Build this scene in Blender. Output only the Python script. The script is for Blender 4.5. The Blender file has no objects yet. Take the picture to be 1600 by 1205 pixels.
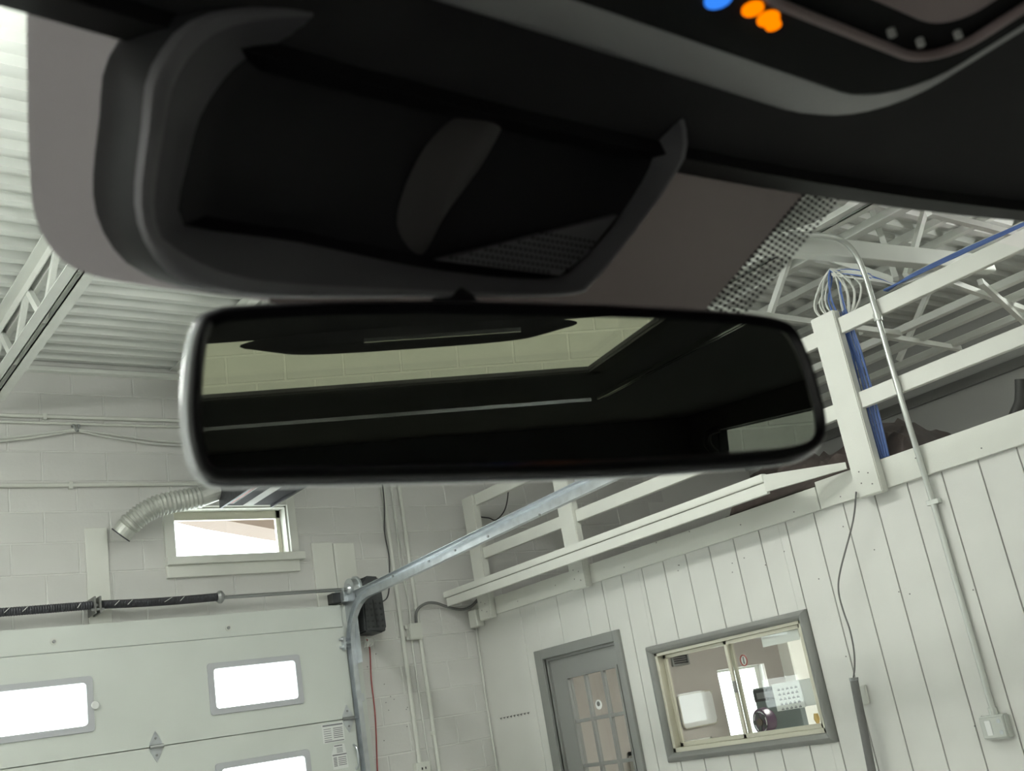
import bpy, bmesh, math, random
from mathutils import Vector, Matrix
random.seed(7)
sc = bpy.context.scene
COL = sc.collection

# ------------------------------------------------------------------ camera
EYE = Vector((0.0, 0.0, 1.55))
RIGHT = Vector((0.796448, -0.581672, -0.165312))
DOWN = Vector((0.052245, 0.338542, -0.939500))
FWD = Vector((0.602446, 0.739626, 0.300021))
cd = bpy.data.cameras.new('camera')
cam = bpy.data.objects.new('camera', cd)
COL.objects.link(cam)
m = Matrix.Identity(4)
for i in range(3):
    m[i][0] = RIGHT[i]; m[i][1] = -DOWN[i]; m[i][2] = -FWD[i]; m[i][3] = EYE[i]
cam.matrix_world = m
cd.sensor_width = 36.0
cd.lens = 1718.5 / 1600 * 36.0
cd.clip_start = 0.01
cd.dof.use_dof = True
cd.dof.focus_distance = 6.8
cd.dof.aperture_fstop = 19.0
sc.camera = cam

# ------------------------------------------------------------------ world, light, exposure
w = bpy.data.worlds.new('overcast_sky'); sc.world = w; w.use_nodes = True
w.node_tree.nodes['Background'].inputs[0].default_value = (0.93, 0.97, 1.0, 1)
w.node_tree.nodes['Background'].inputs[1].default_value = 5.0
sc.view_settings.view_transform = 'Standard'
sc.view_settings.look = 'None'
sc.view_settings.gamma = 1.0
sc.view_settings.use_curve_mapping = False
sc.view_settings.exposure = 0.82
TUBE_STRENGTH = 50.0          # the fluorescent tubes under the roof

# ------------------------------------------------------------------ materials
def mat(name, col, rough=0.6, metal=0.0, spec=0.5, var=0.0, vscale=3.0, bump=0.0, bscale=60.0, coat=0.0, emit=None, estr=0.0):
    M = bpy.data.materials.new(name); M.use_nodes = True
    nt = M.node_tree; b = nt.nodes['Principled BSDF']
    b.inputs['Base Color'].default_value = (*col, 1)
    b.inputs['Roughness'].default_value = rough
    b.inputs['Metallic'].default_value = metal
    b.inputs['Specular IOR Level'].default_value = spec
    b.inputs['Coat Weight'].default_value = coat
    if emit:
        b.inputs['Emission Color'].default_value = (*emit, 1); b.inputs['Emission Strength'].default_value = estr
    if var or bump:
        tc = nt.nodes.new('ShaderNodeTexCoord')
    if var:
        n = nt.nodes.new('ShaderNodeTexNoise'); n.inputs['Scale'].default_value = vscale; n.inputs['Detail'].default_value = 6
        nt.links.new(tc.outputs['Object'], n.inputs['Vector'])
        r = nt.nodes.new('ShaderNodeValToRGB')
        r.color_ramp.elements[0].position = 0.3; r.color_ramp.elements[1].position = 0.7
        r.color_ramp.elements[0].color = (*[c * (1 - var) for c in col], 1)
        r.color_ramp.elements[1].color = (*[min(1, c * (1 + var)) for c in col], 1)
        nt.links.new(n.outputs['Fac'], r.inputs['Fac']); nt.links.new(r.outputs['Color'], b.inputs['Base Color'])
    if bump:
        n2 = nt.nodes.new('ShaderNodeTexNoise'); n2.inputs['Scale'].default_value = bscale; n2.inputs['Detail'].default_value = 4
        nt.links.new(tc.outputs['Object'], n2.inputs['Vector'])
        bp = nt.nodes.new('ShaderNodeBump'); bp.inputs['Strength'].default_value = bump; bp.inputs['Distance'].default_value = 0.004
        nt.links.new(n2.outputs['Fac'], bp.inputs['Height']); nt.links.new(bp.outputs['Normal'], b.inputs['Normal'])
    return M

def pane_mat(name, tint, gloss, rough=0.0, haze=0.0):
    """thin sheet glass: light goes straight through, tinted, with a little mirror reflection"""
    M = bpy.data.materials.new(name); M.use_nodes = True
    nt = M.node_tree; nt.nodes.remove(nt.nodes['Principled BSDF']); out = nt.nodes['Material Output']
    t = nt.nodes.new('ShaderNodeBsdfTransparent'); t.inputs[0].default_value = (*tint, 1)
    g = nt.nodes.new('ShaderNodeBsdfGlossy'); g.inputs['Roughness'].default_value = rough
    mx = nt.nodes.new('ShaderNodeMixShader')
    lw = nt.nodes.new('ShaderNodeLayerWeight'); lw.inputs[0].default_value = 0.5
    pw = nt.nodes.new('ShaderNodeMath'); pw.operation = 'POWER'; pw.inputs[1].default_value = 5.0
    mu = nt.nodes.new('ShaderNodeMath'); mu.operation = 'MULTIPLY_ADD'; mu.inputs[1].default_value = 0.5 * gloss; mu.inputs[2].default_value = 0.03 * gloss
    nt.links.new(lw.outputs['Facing'], pw.inputs[0]); nt.links.new(pw.outputs[0], mu.inputs[0]); nt.links.new(mu.outputs[0], mx.inputs[0])
    nt.links.new(t.outputs[0], mx.inputs[1]); nt.links.new(g.outputs[0], mx.inputs[2])
    nt.links.new(mx.outputs[0], out.inputs[0])
    return M

def film_mat(name, col, through, rough=0.5):
    """thin coating or frosted edge that lets a part of the light outside glow through"""
    M = bpy.data.materials.new(name); M.use_nodes = True
    nt = M.node_tree; b = nt.nodes['Principled BSDF']; out = nt.nodes['Material Output']
    b.inputs['Base Color'].default_value = (*col, 1); b.inputs['Roughness'].default_value = rough
    tr = nt.nodes.new('ShaderNodeBsdfTranslucent'); tr.inputs[0].default_value = (*through, 1)
    ad = nt.nodes.new('ShaderNodeAddShader')
    nt.links.new(b.outputs[0], ad.inputs[0]); nt.links.new(tr.outputs[0], ad.inputs[1]); nt.links.new(ad.outputs[0], out.inputs[0])
    return M

def emis(name, col, s):
    M = bpy.data.materials.new(name); M.use_nodes = True
    nt = M.node_tree; nt.nodes.remove(nt.nodes['Principled BSDF'])
    e = nt.nodes.new('ShaderNodeEmission'); e.inputs[0].default_value = (*col, 1); e.inputs[1].default_value = s
    nt.links.new(e.outputs[0], nt.nodes['Material Output'].inputs[0]); return M

MM = dict(
    block=mat('block_paint', (0.655, 0.65, 0.63), 0.6, var=0.05, vscale=2.5, bump=0.35, bscale=45),
    mortar=mat('mortar_paint', (0.74, 0.74, 0.715), 0.7, bump=0.3, bscale=80),
    plank=mat('plank_paint', (0.695, 0.695, 0.665), 0.5, var=0.03, vscale=4, bump=0.12, bscale=25),
    groove=mat('groove_paint', (0.30, 0.30, 0.28), 0.8),
    white=mat('white_gloss_paint', (0.73, 0.735, 0.685), 0.42, var=0.03, vscale=6, bump=0.06, bscale=20),
    deck=mat('deck_paint', (0.70, 0.72, 0.69), 0.55, var=0.04, vscale=2),
    steel=mat('joist_paint', (0.76, 0.78, 0.74), 0.5, var=0.03, vscale=8),
    floor=mat('sealed_concrete', (0.52, 0.52, 0.50), 0.5, var=0.12, vscale=1.5),
    doorp=mat('garage_door_enamel', (0.66, 0.69, 0.655), 0.38, var=0.03, vscale=3),
    doorframe=mat('window_frame_grey', (0.50, 0.51, 0.54), 0.5),
    greytrim=mat('grey_trim_paint', (0.25, 0.255, 0.245), 0.4, var=0.05, vscale=9),
    greydoor=mat('grey_door_paint', (0.27, 0.275, 0.265), 0.35),
    alu=mat('beige_aluminium', (0.60, 0.58, 0.48), 0.4, metal=0.3),
    galv=mat('galvanised_steel', (0.62, 0.65, 0.68), 0.32, metal=0.85, var=0.12, vscale=18),
    duct=mat('duct_aluminium', (0.60, 0.61, 0.575), 0.5, metal=0.7, var=0.08, vscale=20),
    emt=mat('conduit_steel', (0.62, 0.64, 0.61), 0.35, metal=0.7),
    pvc=mat('white_conduit', (0.68, 0.69, 0.64), 0.45),
    cable=mat('white_cable', (0.66, 0.67, 0.63), 0.5),
    blue=mat('blue_cable', (0.09, 0.16, 0.42), 0.45),
    black=mat('black_plastic', (0.025, 0.026, 0.028), 0.4),
    blackcable=mat('black_cable', (0.05, 0.05, 0.05), 0.5),
    greycable=mat('grey_cable', (0.16, 0.16, 0.155), 0.5),
    spring=mat('spring_steel', (0.06, 0.06, 0.07), 0.45, metal=0.5, var=0.3, vscale=40),
    shaft=mat('shaft_steel', (0.35, 0.36, 0.36), 0.35, metal=0.8),
    opener=mat('opener_plastic', (0.05, 0.053, 0.056), 0.5, bump=0.3, bscale=30),
    heater=mat('heater_dark_enamel', (0.045, 0.043, 0.05), 0.75, spec=0.2),
    red=mat('red_plastic', (0.38, 0.08, 0.075), 0.5),
    paper=mat('paper', (0.80, 0.81, 0.80), 0.7),
    print=mat('print_ink', (0.22, 0.23, 0.24), 0.7),
    greywall=mat('grey_wall_paint', (0.36, 0.365, 0.35), 0.5, var=0.05, vscale=1.0),
    officewall=mat('office_wall_paint', (0.52, 0.485, 0.45), 0.7),
    brown=mat('brown_insulation', (0.05, 0.036, 0.032), 0.9, var=0.35, vscale=14, bump=1.0, bscale=30),
    tan=mat('tan_board', (0.085, 0.055, 0.038), 0.7),
    green=mat('board_green_grey', (0.17, 0.21, 0.21), 0.5),
    purple=mat('purple_plastic', (0.07, 0.03, 0.07), 0.3),
    brass=mat('brass', (0.75, 0.55, 0.22), 0.3, metal=0.9),
    headliner=mat('black_headliner_fabric', (0.085, 0.083, 0.086), 0.9, spec=0.2, bump=0.15, bscale=700),
    cabin=mat('black_cabin_plastic', (0.022, 0.021, 0.022), 0.6, spec=0.3),
    seam=mat('grey_seam_trim', (0.75, 0.75, 0.72), 0.5),
    cover=mat('charcoal_cover_plastic', (0.20, 0.195, 0.215), 0.5, bump=0.1, bscale=900),
    shaded_skirt=mat('cover_shaded_plastic', (0.055, 0.055, 0.06), 0.6),
    highlit_ridge=mat('cover_highlight_plastic', (0.36, 0.35, 0.38), 0.45),
    pale_bulge=mat('pale_bulge_plastic', (0.13, 0.12, 0.122), 0.6),
    chrome=mat('satin_chrome', (0.80, 0.80, 0.78), 0.22, metal=1.0),
    oflamp=emis('added_office_glow', (1.0, 0.97, 0.92), TUBE_STRENGTH * 0.46),
    pocket=mat('pocket_plastic', (0.016, 0.015, 0.019), 0.55, spec=0.35),
    frit=film_mat('ceramic_frit', (0.06, 0.050, 0.048), (0.040, 0.032, 0.031), 0.35),
    fritlit=film_mat('lit_frit_film', (0.22, 0.21, 0.215), (0.175, 0.160, 0.166), 0.6),  # left frit with the light on it put into the colour
    dots=mat('frit_dot_ceramic', (0.035, 0.032, 0.03), 0.5),
    console_lit_edge=mat('console_highlight_plastic', (0.50, 0.50, 0.51), 0.45),
    console=mat('console_black_plastic', (0.012, 0.012, 0.013), 0.7, spec=0.2),
    pink=mat('console_lens_plastic', (0.52, 0.40, 0.405), 0.4),
    bezel=mat('bezel_black', (0.012, 0.011, 0.014), 0.28),
    rim=mat('mirror_rim_polished', (0.80, 0.82, 0.86), 0.24, metal=0.8),
    mirror=mat('mirror_silvering', (0.84, 0.86, 0.80), 0.0, metal=1.0),
    glass=pane_mat('clear_pane', (0.96, 0.97, 0.96), 1.0),
    wscreen=pane_mat('windscreen_glass', (0.97, 0.99, 0.975), 0.25),
    tint=pane_mat('tinted_glass', (0.80, 0.82, 0.73), 0.3),
    sidetint=pane_mat('side_glass', (0.55, 0.58, 0.55), 0.4),
    tube=emis('fluorescent_tube', (1.0, 0.992, 0.955), TUBE_STRENGTH),
    orange=emis('orange_indicator', (1.0, 0.20, 0.0), 0.85),
    bluelit=emis('blue_indicator', (0.04, 0.25, 1.0), 0.6),
)

# ------------------------------------------------------------------ geometry helpers: each returns (verts, faces)
def gbox(x0, x1, y0, y1, z0, z1):
    v = [(x, y, z) for z in (z0, z1) for y in (y0, y1) for x in (x0, x1)]
    f = [(0, 2, 3, 1), (4, 5, 7, 6), (0, 1, 5, 4), (2, 6, 7, 3), (0, 4, 6, 2), (1, 3, 7, 5)]
    return v, f

def gbar(p, q, w, h, up=(0, 0, 1)):
    p = Vector(p); q = Vector(q); d = (q - p).normalized(); u = Vector(up)
    s = d.cross(u)
    if s.length < 1e-4: s = d.cross(Vector((1, 0, 0)))
    s.normalize(); t = s.cross(d).normalized()
    v = []
    for c in (p, q):
        for a, b in ((-1, -1), (1, -1), (1, 1), (-1, 1)):
            v.append(tuple(c + s * (a * w / 2) + t * (b * h / 2)))
    f = [(0, 1, 2, 3), (7, 6, 5, 4), (0, 4, 5, 1), (1, 5, 6, 2), (2, 6, 7, 3), (3, 7, 4, 0)]
    return v, f

def catmull(pts, n=8, closed=False):
    P = [Vector(p) for p in pts]; out = []; N = len(P)
    rng = range(N) if closed else range(N - 1)
    for i in rng:
        if closed: a, b, c, d = P[i - 1], P[i], P[(i + 1) % N], P[(i + 2) % N]
        else: a, b, c, d = P[max(i - 1, 0)], P[i], P[i + 1], P[min(i + 2, N - 1)]
        for k in range(n):
            t = k / n
            out.append(0.5 * ((2 * b) + (c - a) * t + (2 * a - 5 * b + 4 * c - d) * t * t + (3 * b - a - 3 * c + d) * t ** 3))
    if not closed: out.append(P[-1].copy())
    return out

def gtube(pts, r, n=10, rfun=None, caps=True):
    P = [Vector(p) for p in pts]; v = []; f = []; prev = None
    for i, p in enumerate(P):
        d = (P[min(i + 1, len(P) - 1)] - P[max(i - 1, 0)]).normalized()
        if prev is None:
            a = d.cross(Vector((0, 0, 1)))
            if a.length < 1e-3: a = d.cross(Vector((1, 0, 0)))
        else:
            a = prev - d * prev.dot(d)
        a.normalize(); b = d.cross(a); prev = a
        rr = rfun(i) if rfun else r
        for k in range(n):
            th = 2 * math.pi * k / n
            v.append(tuple(p + a * (rr * math.cos(th)) + b * (rr * math.sin(th))))
    for i in range(len(P) - 1):
        for k in range(n):
            f.append((i * n + k, i * n + (k + 1) % n, (i + 1) * n + (k + 1) % n, (i + 1) * n + k))
    if caps:
        f.append(tuple(reversed(range(n)))); f.append(tuple(range((len(P) - 1) * n, len(P) * n)))
    return v, f

def gprism(pts, ext):
    """closed polygon of 3D points extruded by the vector ext"""
    e = Vector(ext); n = len(pts); v = [tuple(p) for p in pts] + [tuple(Vector(p) + e) for p in pts]
    f = [tuple(range(n)), tuple(range(2 * n - 1, n - 1, -1))]
    for i in range(n): f.append((i, i + n, (i + 1) % n + n, (i + 1) % n))
    return v, f

def gloft(rings, cap0=True, cap1=True):
    n = len(rings[0]); v = [tuple(p) for r in rings for p in r]; f = []
    for j in range(len(rings) - 1):
        for i in range(n):
            f.append((j * n + i, j * n + (i + 1) % n, (j + 1) * n + (i + 1) % n, (j + 1) * n + i))
    if cap0: f.append(tuple(reversed(range(n))))
    if cap1: f.append(tuple(range((len(rings) - 1) * n, len(rings) * n)))
    return v, f

def join(gs):
    v = []; f = []
    for a, b in gs:
        o = len(v); v += list(a); f += [tuple(i + o for i in t) for t in b]
    return v, f

def minus(rect, holes, eps=0.004):
    """rectangle (a0,a1,b0,b1) minus rectangles -> rectangles"""
    out = [rect]
    for h in holes:
        nxt = []
        for r in out:
            a0, a1, b0, b1 = r; c0, c1, d0, d1 = h
            if c1 <= a0 + eps or c0 >= a1 - eps or d1 <= b0 + eps or d0 >= b1 - eps: nxt.append(r); continue
            if c0 > a0 + eps: nxt.append((a0, c0, b0, b1))
            if c1 < a1 - eps: nxt.append((c1, a1, b0, b1))
            m0, m1 = max(a0, c0), min(a1, c1)
            if d0 > b0 + eps: nxt.append((m0, m1, b0, d0))
            if d1 < b1 - eps: nxt.append((m0, m1, d1, b1))
        out = nxt
    return out

WL = {}
def world_loc(o):
    return WL.get(o.name, Vector((0, 0, 0))) if o else Vector((0, 0, 0))

def mk(name, geo, material, parent=None, bevel=0.0, smooth=False, seg=1):
    v, f = geo
    lo = Vector((min(p[i] for p in v) for i in range(3))); hi = Vector((max(p[i] for p in v) for i in range(3)))
    c = (lo + hi) / 2
    me = bpy.data.meshes.new(name)
    me.from_pydata([tuple(Vector(p) - c) for p in v], [], f)
    bm = bmesh.new(); bm.from_mesh(me)
    bmesh.ops.recalc_face_normals(bm, faces=bm.faces)
    if bevel:
        bmesh.ops.bevel(bm, geom=list(bm.edges), offset=bevel, segments=seg, affect='EDGES', clamp_overlap=True)
    bm.to_mesh(me); bm.free()
    if smooth:
        for p in me.polygons: p.use_smooth = True
        try: me.set_sharp_from_angle(angle=math.radians(40))
        except Exception: pass
    me.materials.append(MM[material])
    o = bpy.data.objects.new(name, me); COL.objects.link(o)
    WL[o.name] = c.copy()
    if parent:
        o.parent = parent; o.location = c - world_loc(parent)
    else: o.location = c
    return o

def link_copy(src, loc, parent):
    o = src.copy(); COL.objects.link(o); o.parent = parent; WL[o.name] = Vector(loc); o.location = Vector(loc) - world_loc(parent); return o

def tag(o, label, cat, group=None):
    o['label'] = label; o['category'] = cat
    if group: o['group'] = group
    return o

def thing(name, loc, label, cat, group=None):
    o = bpy.data.objects.new(name, None); COL.objects.link(o); o.empty_display_size = 0.05
    o.location = loc; WL[o.name] = Vector(loc); return tag(o, label, cat, group)

def struct(o, label=None, cat=None):
    o['kind'] = 'structure'
    if label: o['label'] = label
    if cat: o['category'] = cat
    return o

def holed(axis, a0, a1, b0, b1, d0, d1, holes):
    """slab with rectangular holes; axis 'y': a=X b=Z d=Y ; axis 'x': a=Y b=Z d=X ; axis 'z': a=X b=Y d=Z"""
    g = []
    for (p, q, r, s) in minus((a0, a1, b0, b1), holes):
        if axis == 'y': g.append(gbox(p, q, d0, d1, r, s))
        elif axis == 'x': g.append(gbox(d0, d1, p, q, r, s))
        else: g.append(gbox(p, q, r, s, d0, d1))
    return join(g)

# ================================================================== THE SETTING
YA, XB, ZC = 7.0, 4.935, 4.34
XL, XR, YR = -4.0, 8.5, -7.0
struct(mk('floor', gbox(XL - .2, XR + .2, YR - .2, YA + .2, -0.2, 0.0), 'floor'), 'grey sealed concrete floor of the service bay', 'floor')

# corrugated roof deck, flutes running along X
prof = [(0.0, 0.0), (0.045, 0.0), (0.062, 0.04), (0.135, 0.04), (0.152, 0.0)]
ys = []; y = YR - 0.2
while y < YA + 0.2:
    for a, b in prof[:-1]: ys.append((y + a, ZC + b))
    y += 0.152
v = []; f = []
for x in (XL - .2, XR + .2):
    for a, b in ys: v.append((x, a, b))
n = len(ys)
for a, b in ys[::-1]: pass
for i in range(n - 1): f.append((i, i + 1, n + i + 1, n + i))
ceil = mk('ceiling', (v, f), 'deck'); struct(ceil, 'white painted corrugated steel roof deck', 'ceiling')
struct(mk('trim_1', gbox(XL - .2, XR + .2, YR - .2, YA + .2, ZC + .06, ZC + .1), 'deck'), 'roof boarding lying on the steel deck', 'roof')

# front wall: painted concrete blocks with a garage door opening, a window and the office entrance
GD = (-1.0, 3.70, 0.0, 2.44)
WIN = (2.647, 3.472, 3.010, 3.358)
ENT = (7.42, 8.05, 0.15, 1.80)
wallA = struct(mk('wall_front', holed('y', XL - .2, XR + .2, 0, ZC + .05, YA + .004, YA + .2, [GD, WIN, ENT]), 'mortar'),
               'painted concrete block wall around the garage door', 'wall')
LB, HB = 0.3995, 0.1966
def gblock(x0, x1, y, z0, z1, sgn=-1, j=0.0035, ch=0.0035):
    x0 += j; x1 -= j; z0 += j; z1 -= j
    fr = [(x0 + ch, y, z0 + ch), (x1 - ch, y, z0 + ch), (x1 - ch, y, z1 - ch), (x0 + ch, y, z1 - ch)]
    bk = [(x0, y - sgn * ch, z0), (x1, y - sgn * ch, z0), (x1, y - sgn * ch, z1), (x0, y - sgn * ch, z1)]
    bb = [(x0, y - sgn * .012, z0), (x1, y - sgn * .012, z0), (x1, y - sgn * .012, z1), (x0, y - sgn * .012, z1)]
    v = fr + bk + bb
    f = [(0, 1, 2, 3)]
    for i in range(4):
        k = (i + 1) % 4
        f += [(i, i + 4, k + 4, k), (i + 4, i + 8, k + 8, k + 4)]
    return v, f
proto = None
row = -10
for row in range(-10, 6):
    z0 = 3.142 + row * HB; z1 = min(z0 + HB, ZC)
    if z1 < 1.1 or z0 > ZC - .03: continue
    off = 1.838 if row % 2 == 0 else 1.640
    k = -2
    while True:
        x0 = off + k * LB; x1 = x0 + LB; k += 1
        if x0 > 7.0: break
        if x1 < 1.0: continue
        if z1 < 2.3 and x0 > XB: continue
        parts = minus((x0, x1, z0, z1), [GD, WIN, (XB - .01, XB + .11, 0, 2.5)])
        for r in parts:
            if r[1] - r[0] < .03 or r[3] - r[2] < .03: continue
            full = abs(r[1] - r[0] - LB) < 1e-4 and abs(r[3] - r[2] - HB) < 1e-4
            if full and proto: link_copy(proto, ((r[0] + r[1]) / 2, WL[proto.name].y, (r[2] + r[3]) / 2), wallA)
            else:
                o = mk('block', gblock(r[0], r[1], YA, r[2], r[3]), 'block', wallA)
                if full: proto = o

# back wall (seen in the mirror through the sunroof)
wallK = struct(mk('wall_back', gbox(XL - .2, XR + .2, YR - .2, YR - .004, 0, ZC + .05), 'mortar'), 'painted concrete block wall behind the car', 'wall')
pb = None
for row in range(8, 19):
    z0 = row * HB; off = 0.1 + (row % 2) * LB / 2
    for k in range(-6, 9):
        x0 = off + k * LB
        c = (x0 + LB / 2, YR - .006, z0 + HB / 2)
        if pb: link_copy(pb, (c[0], WL[pb.name].y, c[2]), wallK)
        else: pb = mk('block', gblock(x0, x0 + LB, YR, z0, z0 + HB, sgn=1, j=.004, ch=.006), 'block', wallK)

struct(mk('wall_left', gbox(XL - .2, XL, YR, YA, 0, ZC + .05), 'mortar'), 'white painted wall of the service bay, out of view', 'wall')
struct(mk('wall_right', gbox(XR, XR + .2, YR, YA, 0, ZC + .05), 'greywall'), 'smooth grey far wall above the office', 'wall')

# office partition: vertical groove boards, grey door, sliding window
DOOR = (5.463, 6.234, 0.0, 2.022)
OWIN = (3.955, 5.130, 1.295, 1.888)
wallB = struct(mk('wall_side', holed('x', YR, YA, 0, 2.54, XB + .006, XB + .10, [DOOR, OWIN]), 'groove'),
               'white grooved board partition between the bay and the office', 'wall')
edges = [7.0, 6.42, 5.984, 5.69] + [5.494 - .1995 * i for i in range(19)]
for i in range(len(edges) - 1):
    y1, y0 = edges[i], edges[i + 1]
    gp = 0.0022 if i < 3 else 0.0035
    for r in minus((y0 + gp, y1 - gp, 0.0, 2.43), [DOOR, OWIN]):
        if r[1] - r[0] < .01: continue
        mk('plank', gbox(XB, XB + .012, r[0], r[1], r[2], r[3]), 'plank', wallB, bevel=.0015)
mk('sheet', gbox(XB, XB + .012, YR, edges[-1] - .004, 0, 2.43), 'plank', wallB)
for i, (a, b) in enumerate(((3.63, 6.98), (1.2, 3.624), (YR, 1.194))):
    struct(mk('trim_%d' % (i + 2), gbox(XB - .025, XB + .006, a, b, 2.422, 2.548 if i == 0 else 2.572), 'white', bevel=.002), 'white top board along the office partition', 'trim')
rn = random.Random(3)
nail = None
for k in range(34):
    yy = rn.uniform(2.2, 5.2); zz = rn.uniform(1.2, 2.38)
    if OWIN[0] - .08 < yy < OWIN[1] + .08 and OWIN[2] - .08 < zz < OWIN[3] + .08: continue
    if nail: link_copy(nail, (WL[nail.name].x, yy, zz), wallB)
    else: nail = mk('nail_head', gtube([(XB + .001, yy, zz), (XB - .0012, yy, zz)], .0038, 7), 'greycable', wallB)
for k in range(12):
    link_copy(nail, (XB - .0255, 2.3 + .37 * k + rn.uniform(-.1, .1), rn.uniform(2.45, 2.54)), wallB)
for k in range(12):
    xx = rn.uniform(3.95, 4.25); zz = rn.uniform(1.4, 2.3)
    c = link_copy(nail, (xx, YA - .0008, zz), wallA); c.rotation_euler = (0, 0, math.pi / 2)
# mezzanine floor = office ceiling
struct(mk('trim_5', gbox(XB + .10, XR, YR, YA, 2.50, 2.56), 'officewall'), 'office ceiling slab carrying the storage loft', 'ceiling')
struct(mk('wall_end', gbox(XB + .1, XR, 1.0, 1.1, 0, 2.5), 'officewall'), 'beige end wall of the office', 'wall')
struct(mk('wall_lining', gbox(XR - .02, XR, 1.1, YA, 0, 2.5), 'officewall'), 'beige lining of the office far wall', 'wall')
struct(mk('wall_inside', holed('y', XB + .1, XR - .02, 0, 2.5, YA - .02, YA + .002, [ENT]), 'officewall'), 'beige office wall with the bright entrance', 'wall')
struct(mk('trim_6', gbox(XR - .05, XR, YR, YA, 3.64, 3.72), 'greycable'), 'dark ledge line along the grey far wall', 'trim')
struct(mk('trim_7', gbox(XL, XR, YA - .05, YA + .0, 4.262, 4.292), 'steel', bevel=.003), 'white steel angle under the roof deck', 'trim')

# ---- wall window
w1 = bpy.data.objects.new('window_1', None); COL.objects.link(w1); w1.location = (3.06, YA, 3.0); WL['window_1'] = Vector((3.06, YA, 3.0))
struct(w1, 'small white framed window high in the block wall', 'window')
x0, x1, z0, z1 = WIN
mk('casing', gbox(x0 - .068, x0, YA - .018, YA + .01, z0, z1 + .065), 'white', w1, bevel=.002)
mk('casing', gbox(x1, x1 + .06, YA - .018, YA + .01, z0, z1 + .065), 'white', w1, bevel=.002)
mk('casing', gbox(x0, x1, YA - .018, YA + .01, z1, z1 + .065), 'white', w1, bevel=.002)
mk('sill', gbox(x0 - .075, x1 + .08, YA - .06, YA + .02, z0 - .048, z0 + .004), 'white', w1, bevel=.003)
mk('apron', gbox(x0 - .07, x1 + .045, YA - .03, YA + .01, z0 - .128, z0 - .048), 'white', w1, bevel=.002)
mk('jamb', join([gbox(x0, x0 + .012, YA + .01, YA + .19, z0, z1), gbox(x1 - .012, x1, YA + .01, YA + .19, z0, z1),
                 gbox(x0, x1, YA + .01, YA + .19, z1 - .012, z1), gbox(x0, x1, YA + .01, YA + .19, z0, z0 + .012)]), 'white', w1)
mk('sash', join([gbox(x0 + .012, x0 + .035, YA + .09, YA + .12, z0 + .012, z1 - .012), gbox(x1 - .045, x1 - .012, YA + .09, YA + .12, z0 + .012, z1 - .012),
                 gbox(x0 + .012, x1 - .012, YA + .09, YA + .12, z1 - .07, z1 - .012), gbox(x0 + .012, x1 - .012, YA + .09, YA + .12, z0 + .012, z0 + .03)]), 'alu', w1, bevel=.002)
mk('pane', gbox(x0 + .03, x1 - .04, YA + .103, YA + .107, z0 + .03, z1 - .06), 'glass', w1)
struct(mk('trim_8', gprism([(2.9, 7.6, 3.50), (3.23, 7.6, 3.414), (3.51, 7.6, 3.358), (3.67, 7.6, 3.325), (4.4, 7.6, 3.20), (4.4, 7.6, 3.9), (2.9, 7.6, 3.9)], (0, .3, 0)), 'tan'), 'tan eave board outside the small window, seen through its top corner', 'eave')

# ---- office door
d1 = bpy.data.objects.new('door_1', None); COL.objects.link(d1); d1.location = (XB, 5.85, 0); WL['door_1'] = Vector((XB, 5.85, 0))
struct(d1, 'grey office door with a grid of small panes', 'door')
mk('casing', gbox(XB - .022, XB + .012, 6.234, 6.318, 0, 2.09), 'greytrim', d1, bevel=.004)
mk('casing', gbox(XB - .022, XB + .012, 5.405, 5.463, 0, 2.09), 'greytrim', d1, bevel=.004)
mk('casing', gbox(XB - .022, XB + .012, 5.463, 6.234, 2.022, 2.09), 'greytrim', d1, bevel=.004)
mk('jamb', join([gbox(XB + .012, XB + .10, 6.215, 6.234, 0, 2.022), gbox(XB + .012, XB + .10, 5.463, 5.475, 0, 2.022), gbox(XB + .012, XB + .10, 5.475, 6.215, 2.005, 2.022)]), 'greydoor', d1)
LY = (5.541, 6.047); LZ = (0.42, 1.862)
mk('leaf', holed('x', 5.476, 6.214, 0.01, 2.004, XB + .03, XB + .07, [(LY[0], LY[1], LZ[0], LZ[1])]), 'greydoor', d1)
mk('glazing_bead', join([gbox(XB + .022, XB + .03, LY[0] - .018, LY[0], LZ[0] - .018, LZ[1] + .018), gbox(XB + .022, XB + .03, LY[1], LY[1] + .018, LZ[0] - .018, LZ[1] + .018),
                         gbox(XB + .022, XB + .03, LY[0], LY[1], LZ[1], LZ[1] + .018), gbox(XB + .022, XB + .03, LY[0], LY[1], LZ[0] - .018, LZ[0])]), 'greytrim', d1)
for yy in (5.690, 5.872): mk('muntin', gbox(XB + .03, XB + .058, yy - .013, yy + .013, *LZ), 'greydoor', d1, bevel=.003)
for k in range(1, 5):
    zz = LZ[1] - k * (LZ[1] - LZ[0]) / 5
    mk('muntin', gbox(XB + .032, XB + .056, LY[0], LY[1], zz - .012, zz + .012), 'greydoor', d1, bevel=.003)
cols = [(5.541, 5.677), (5.703, 5.859), (5.885, 6.047)]
for a, b in cols:
    for k in range(5):
        zt = LZ[1] - k * (LZ[1] - LZ[0]) / 5; zb = zt - (LZ[1] - LZ[0]) / 5
        mk('pane', gbox(XB + .045, XB + .048, a, b, zb + .008, zt - .008), 'glass', d1)
st = thing('door_sticker', (XB + .041, 5.795, 1.655), 'small round white sticker on the grey office door glass', 'sticker')
mk('disc', gtube([(XB + .0445, 5.795, 1.655), (XB + .042, 5.795, 1.655)], .032, 20), 'paper', st)
mk('print', gtube([(XB + .0420, 5.795, 1.66), (XB + .0412, 5.795, 1.66)], .016, 14), 'greycable', st)

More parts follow.
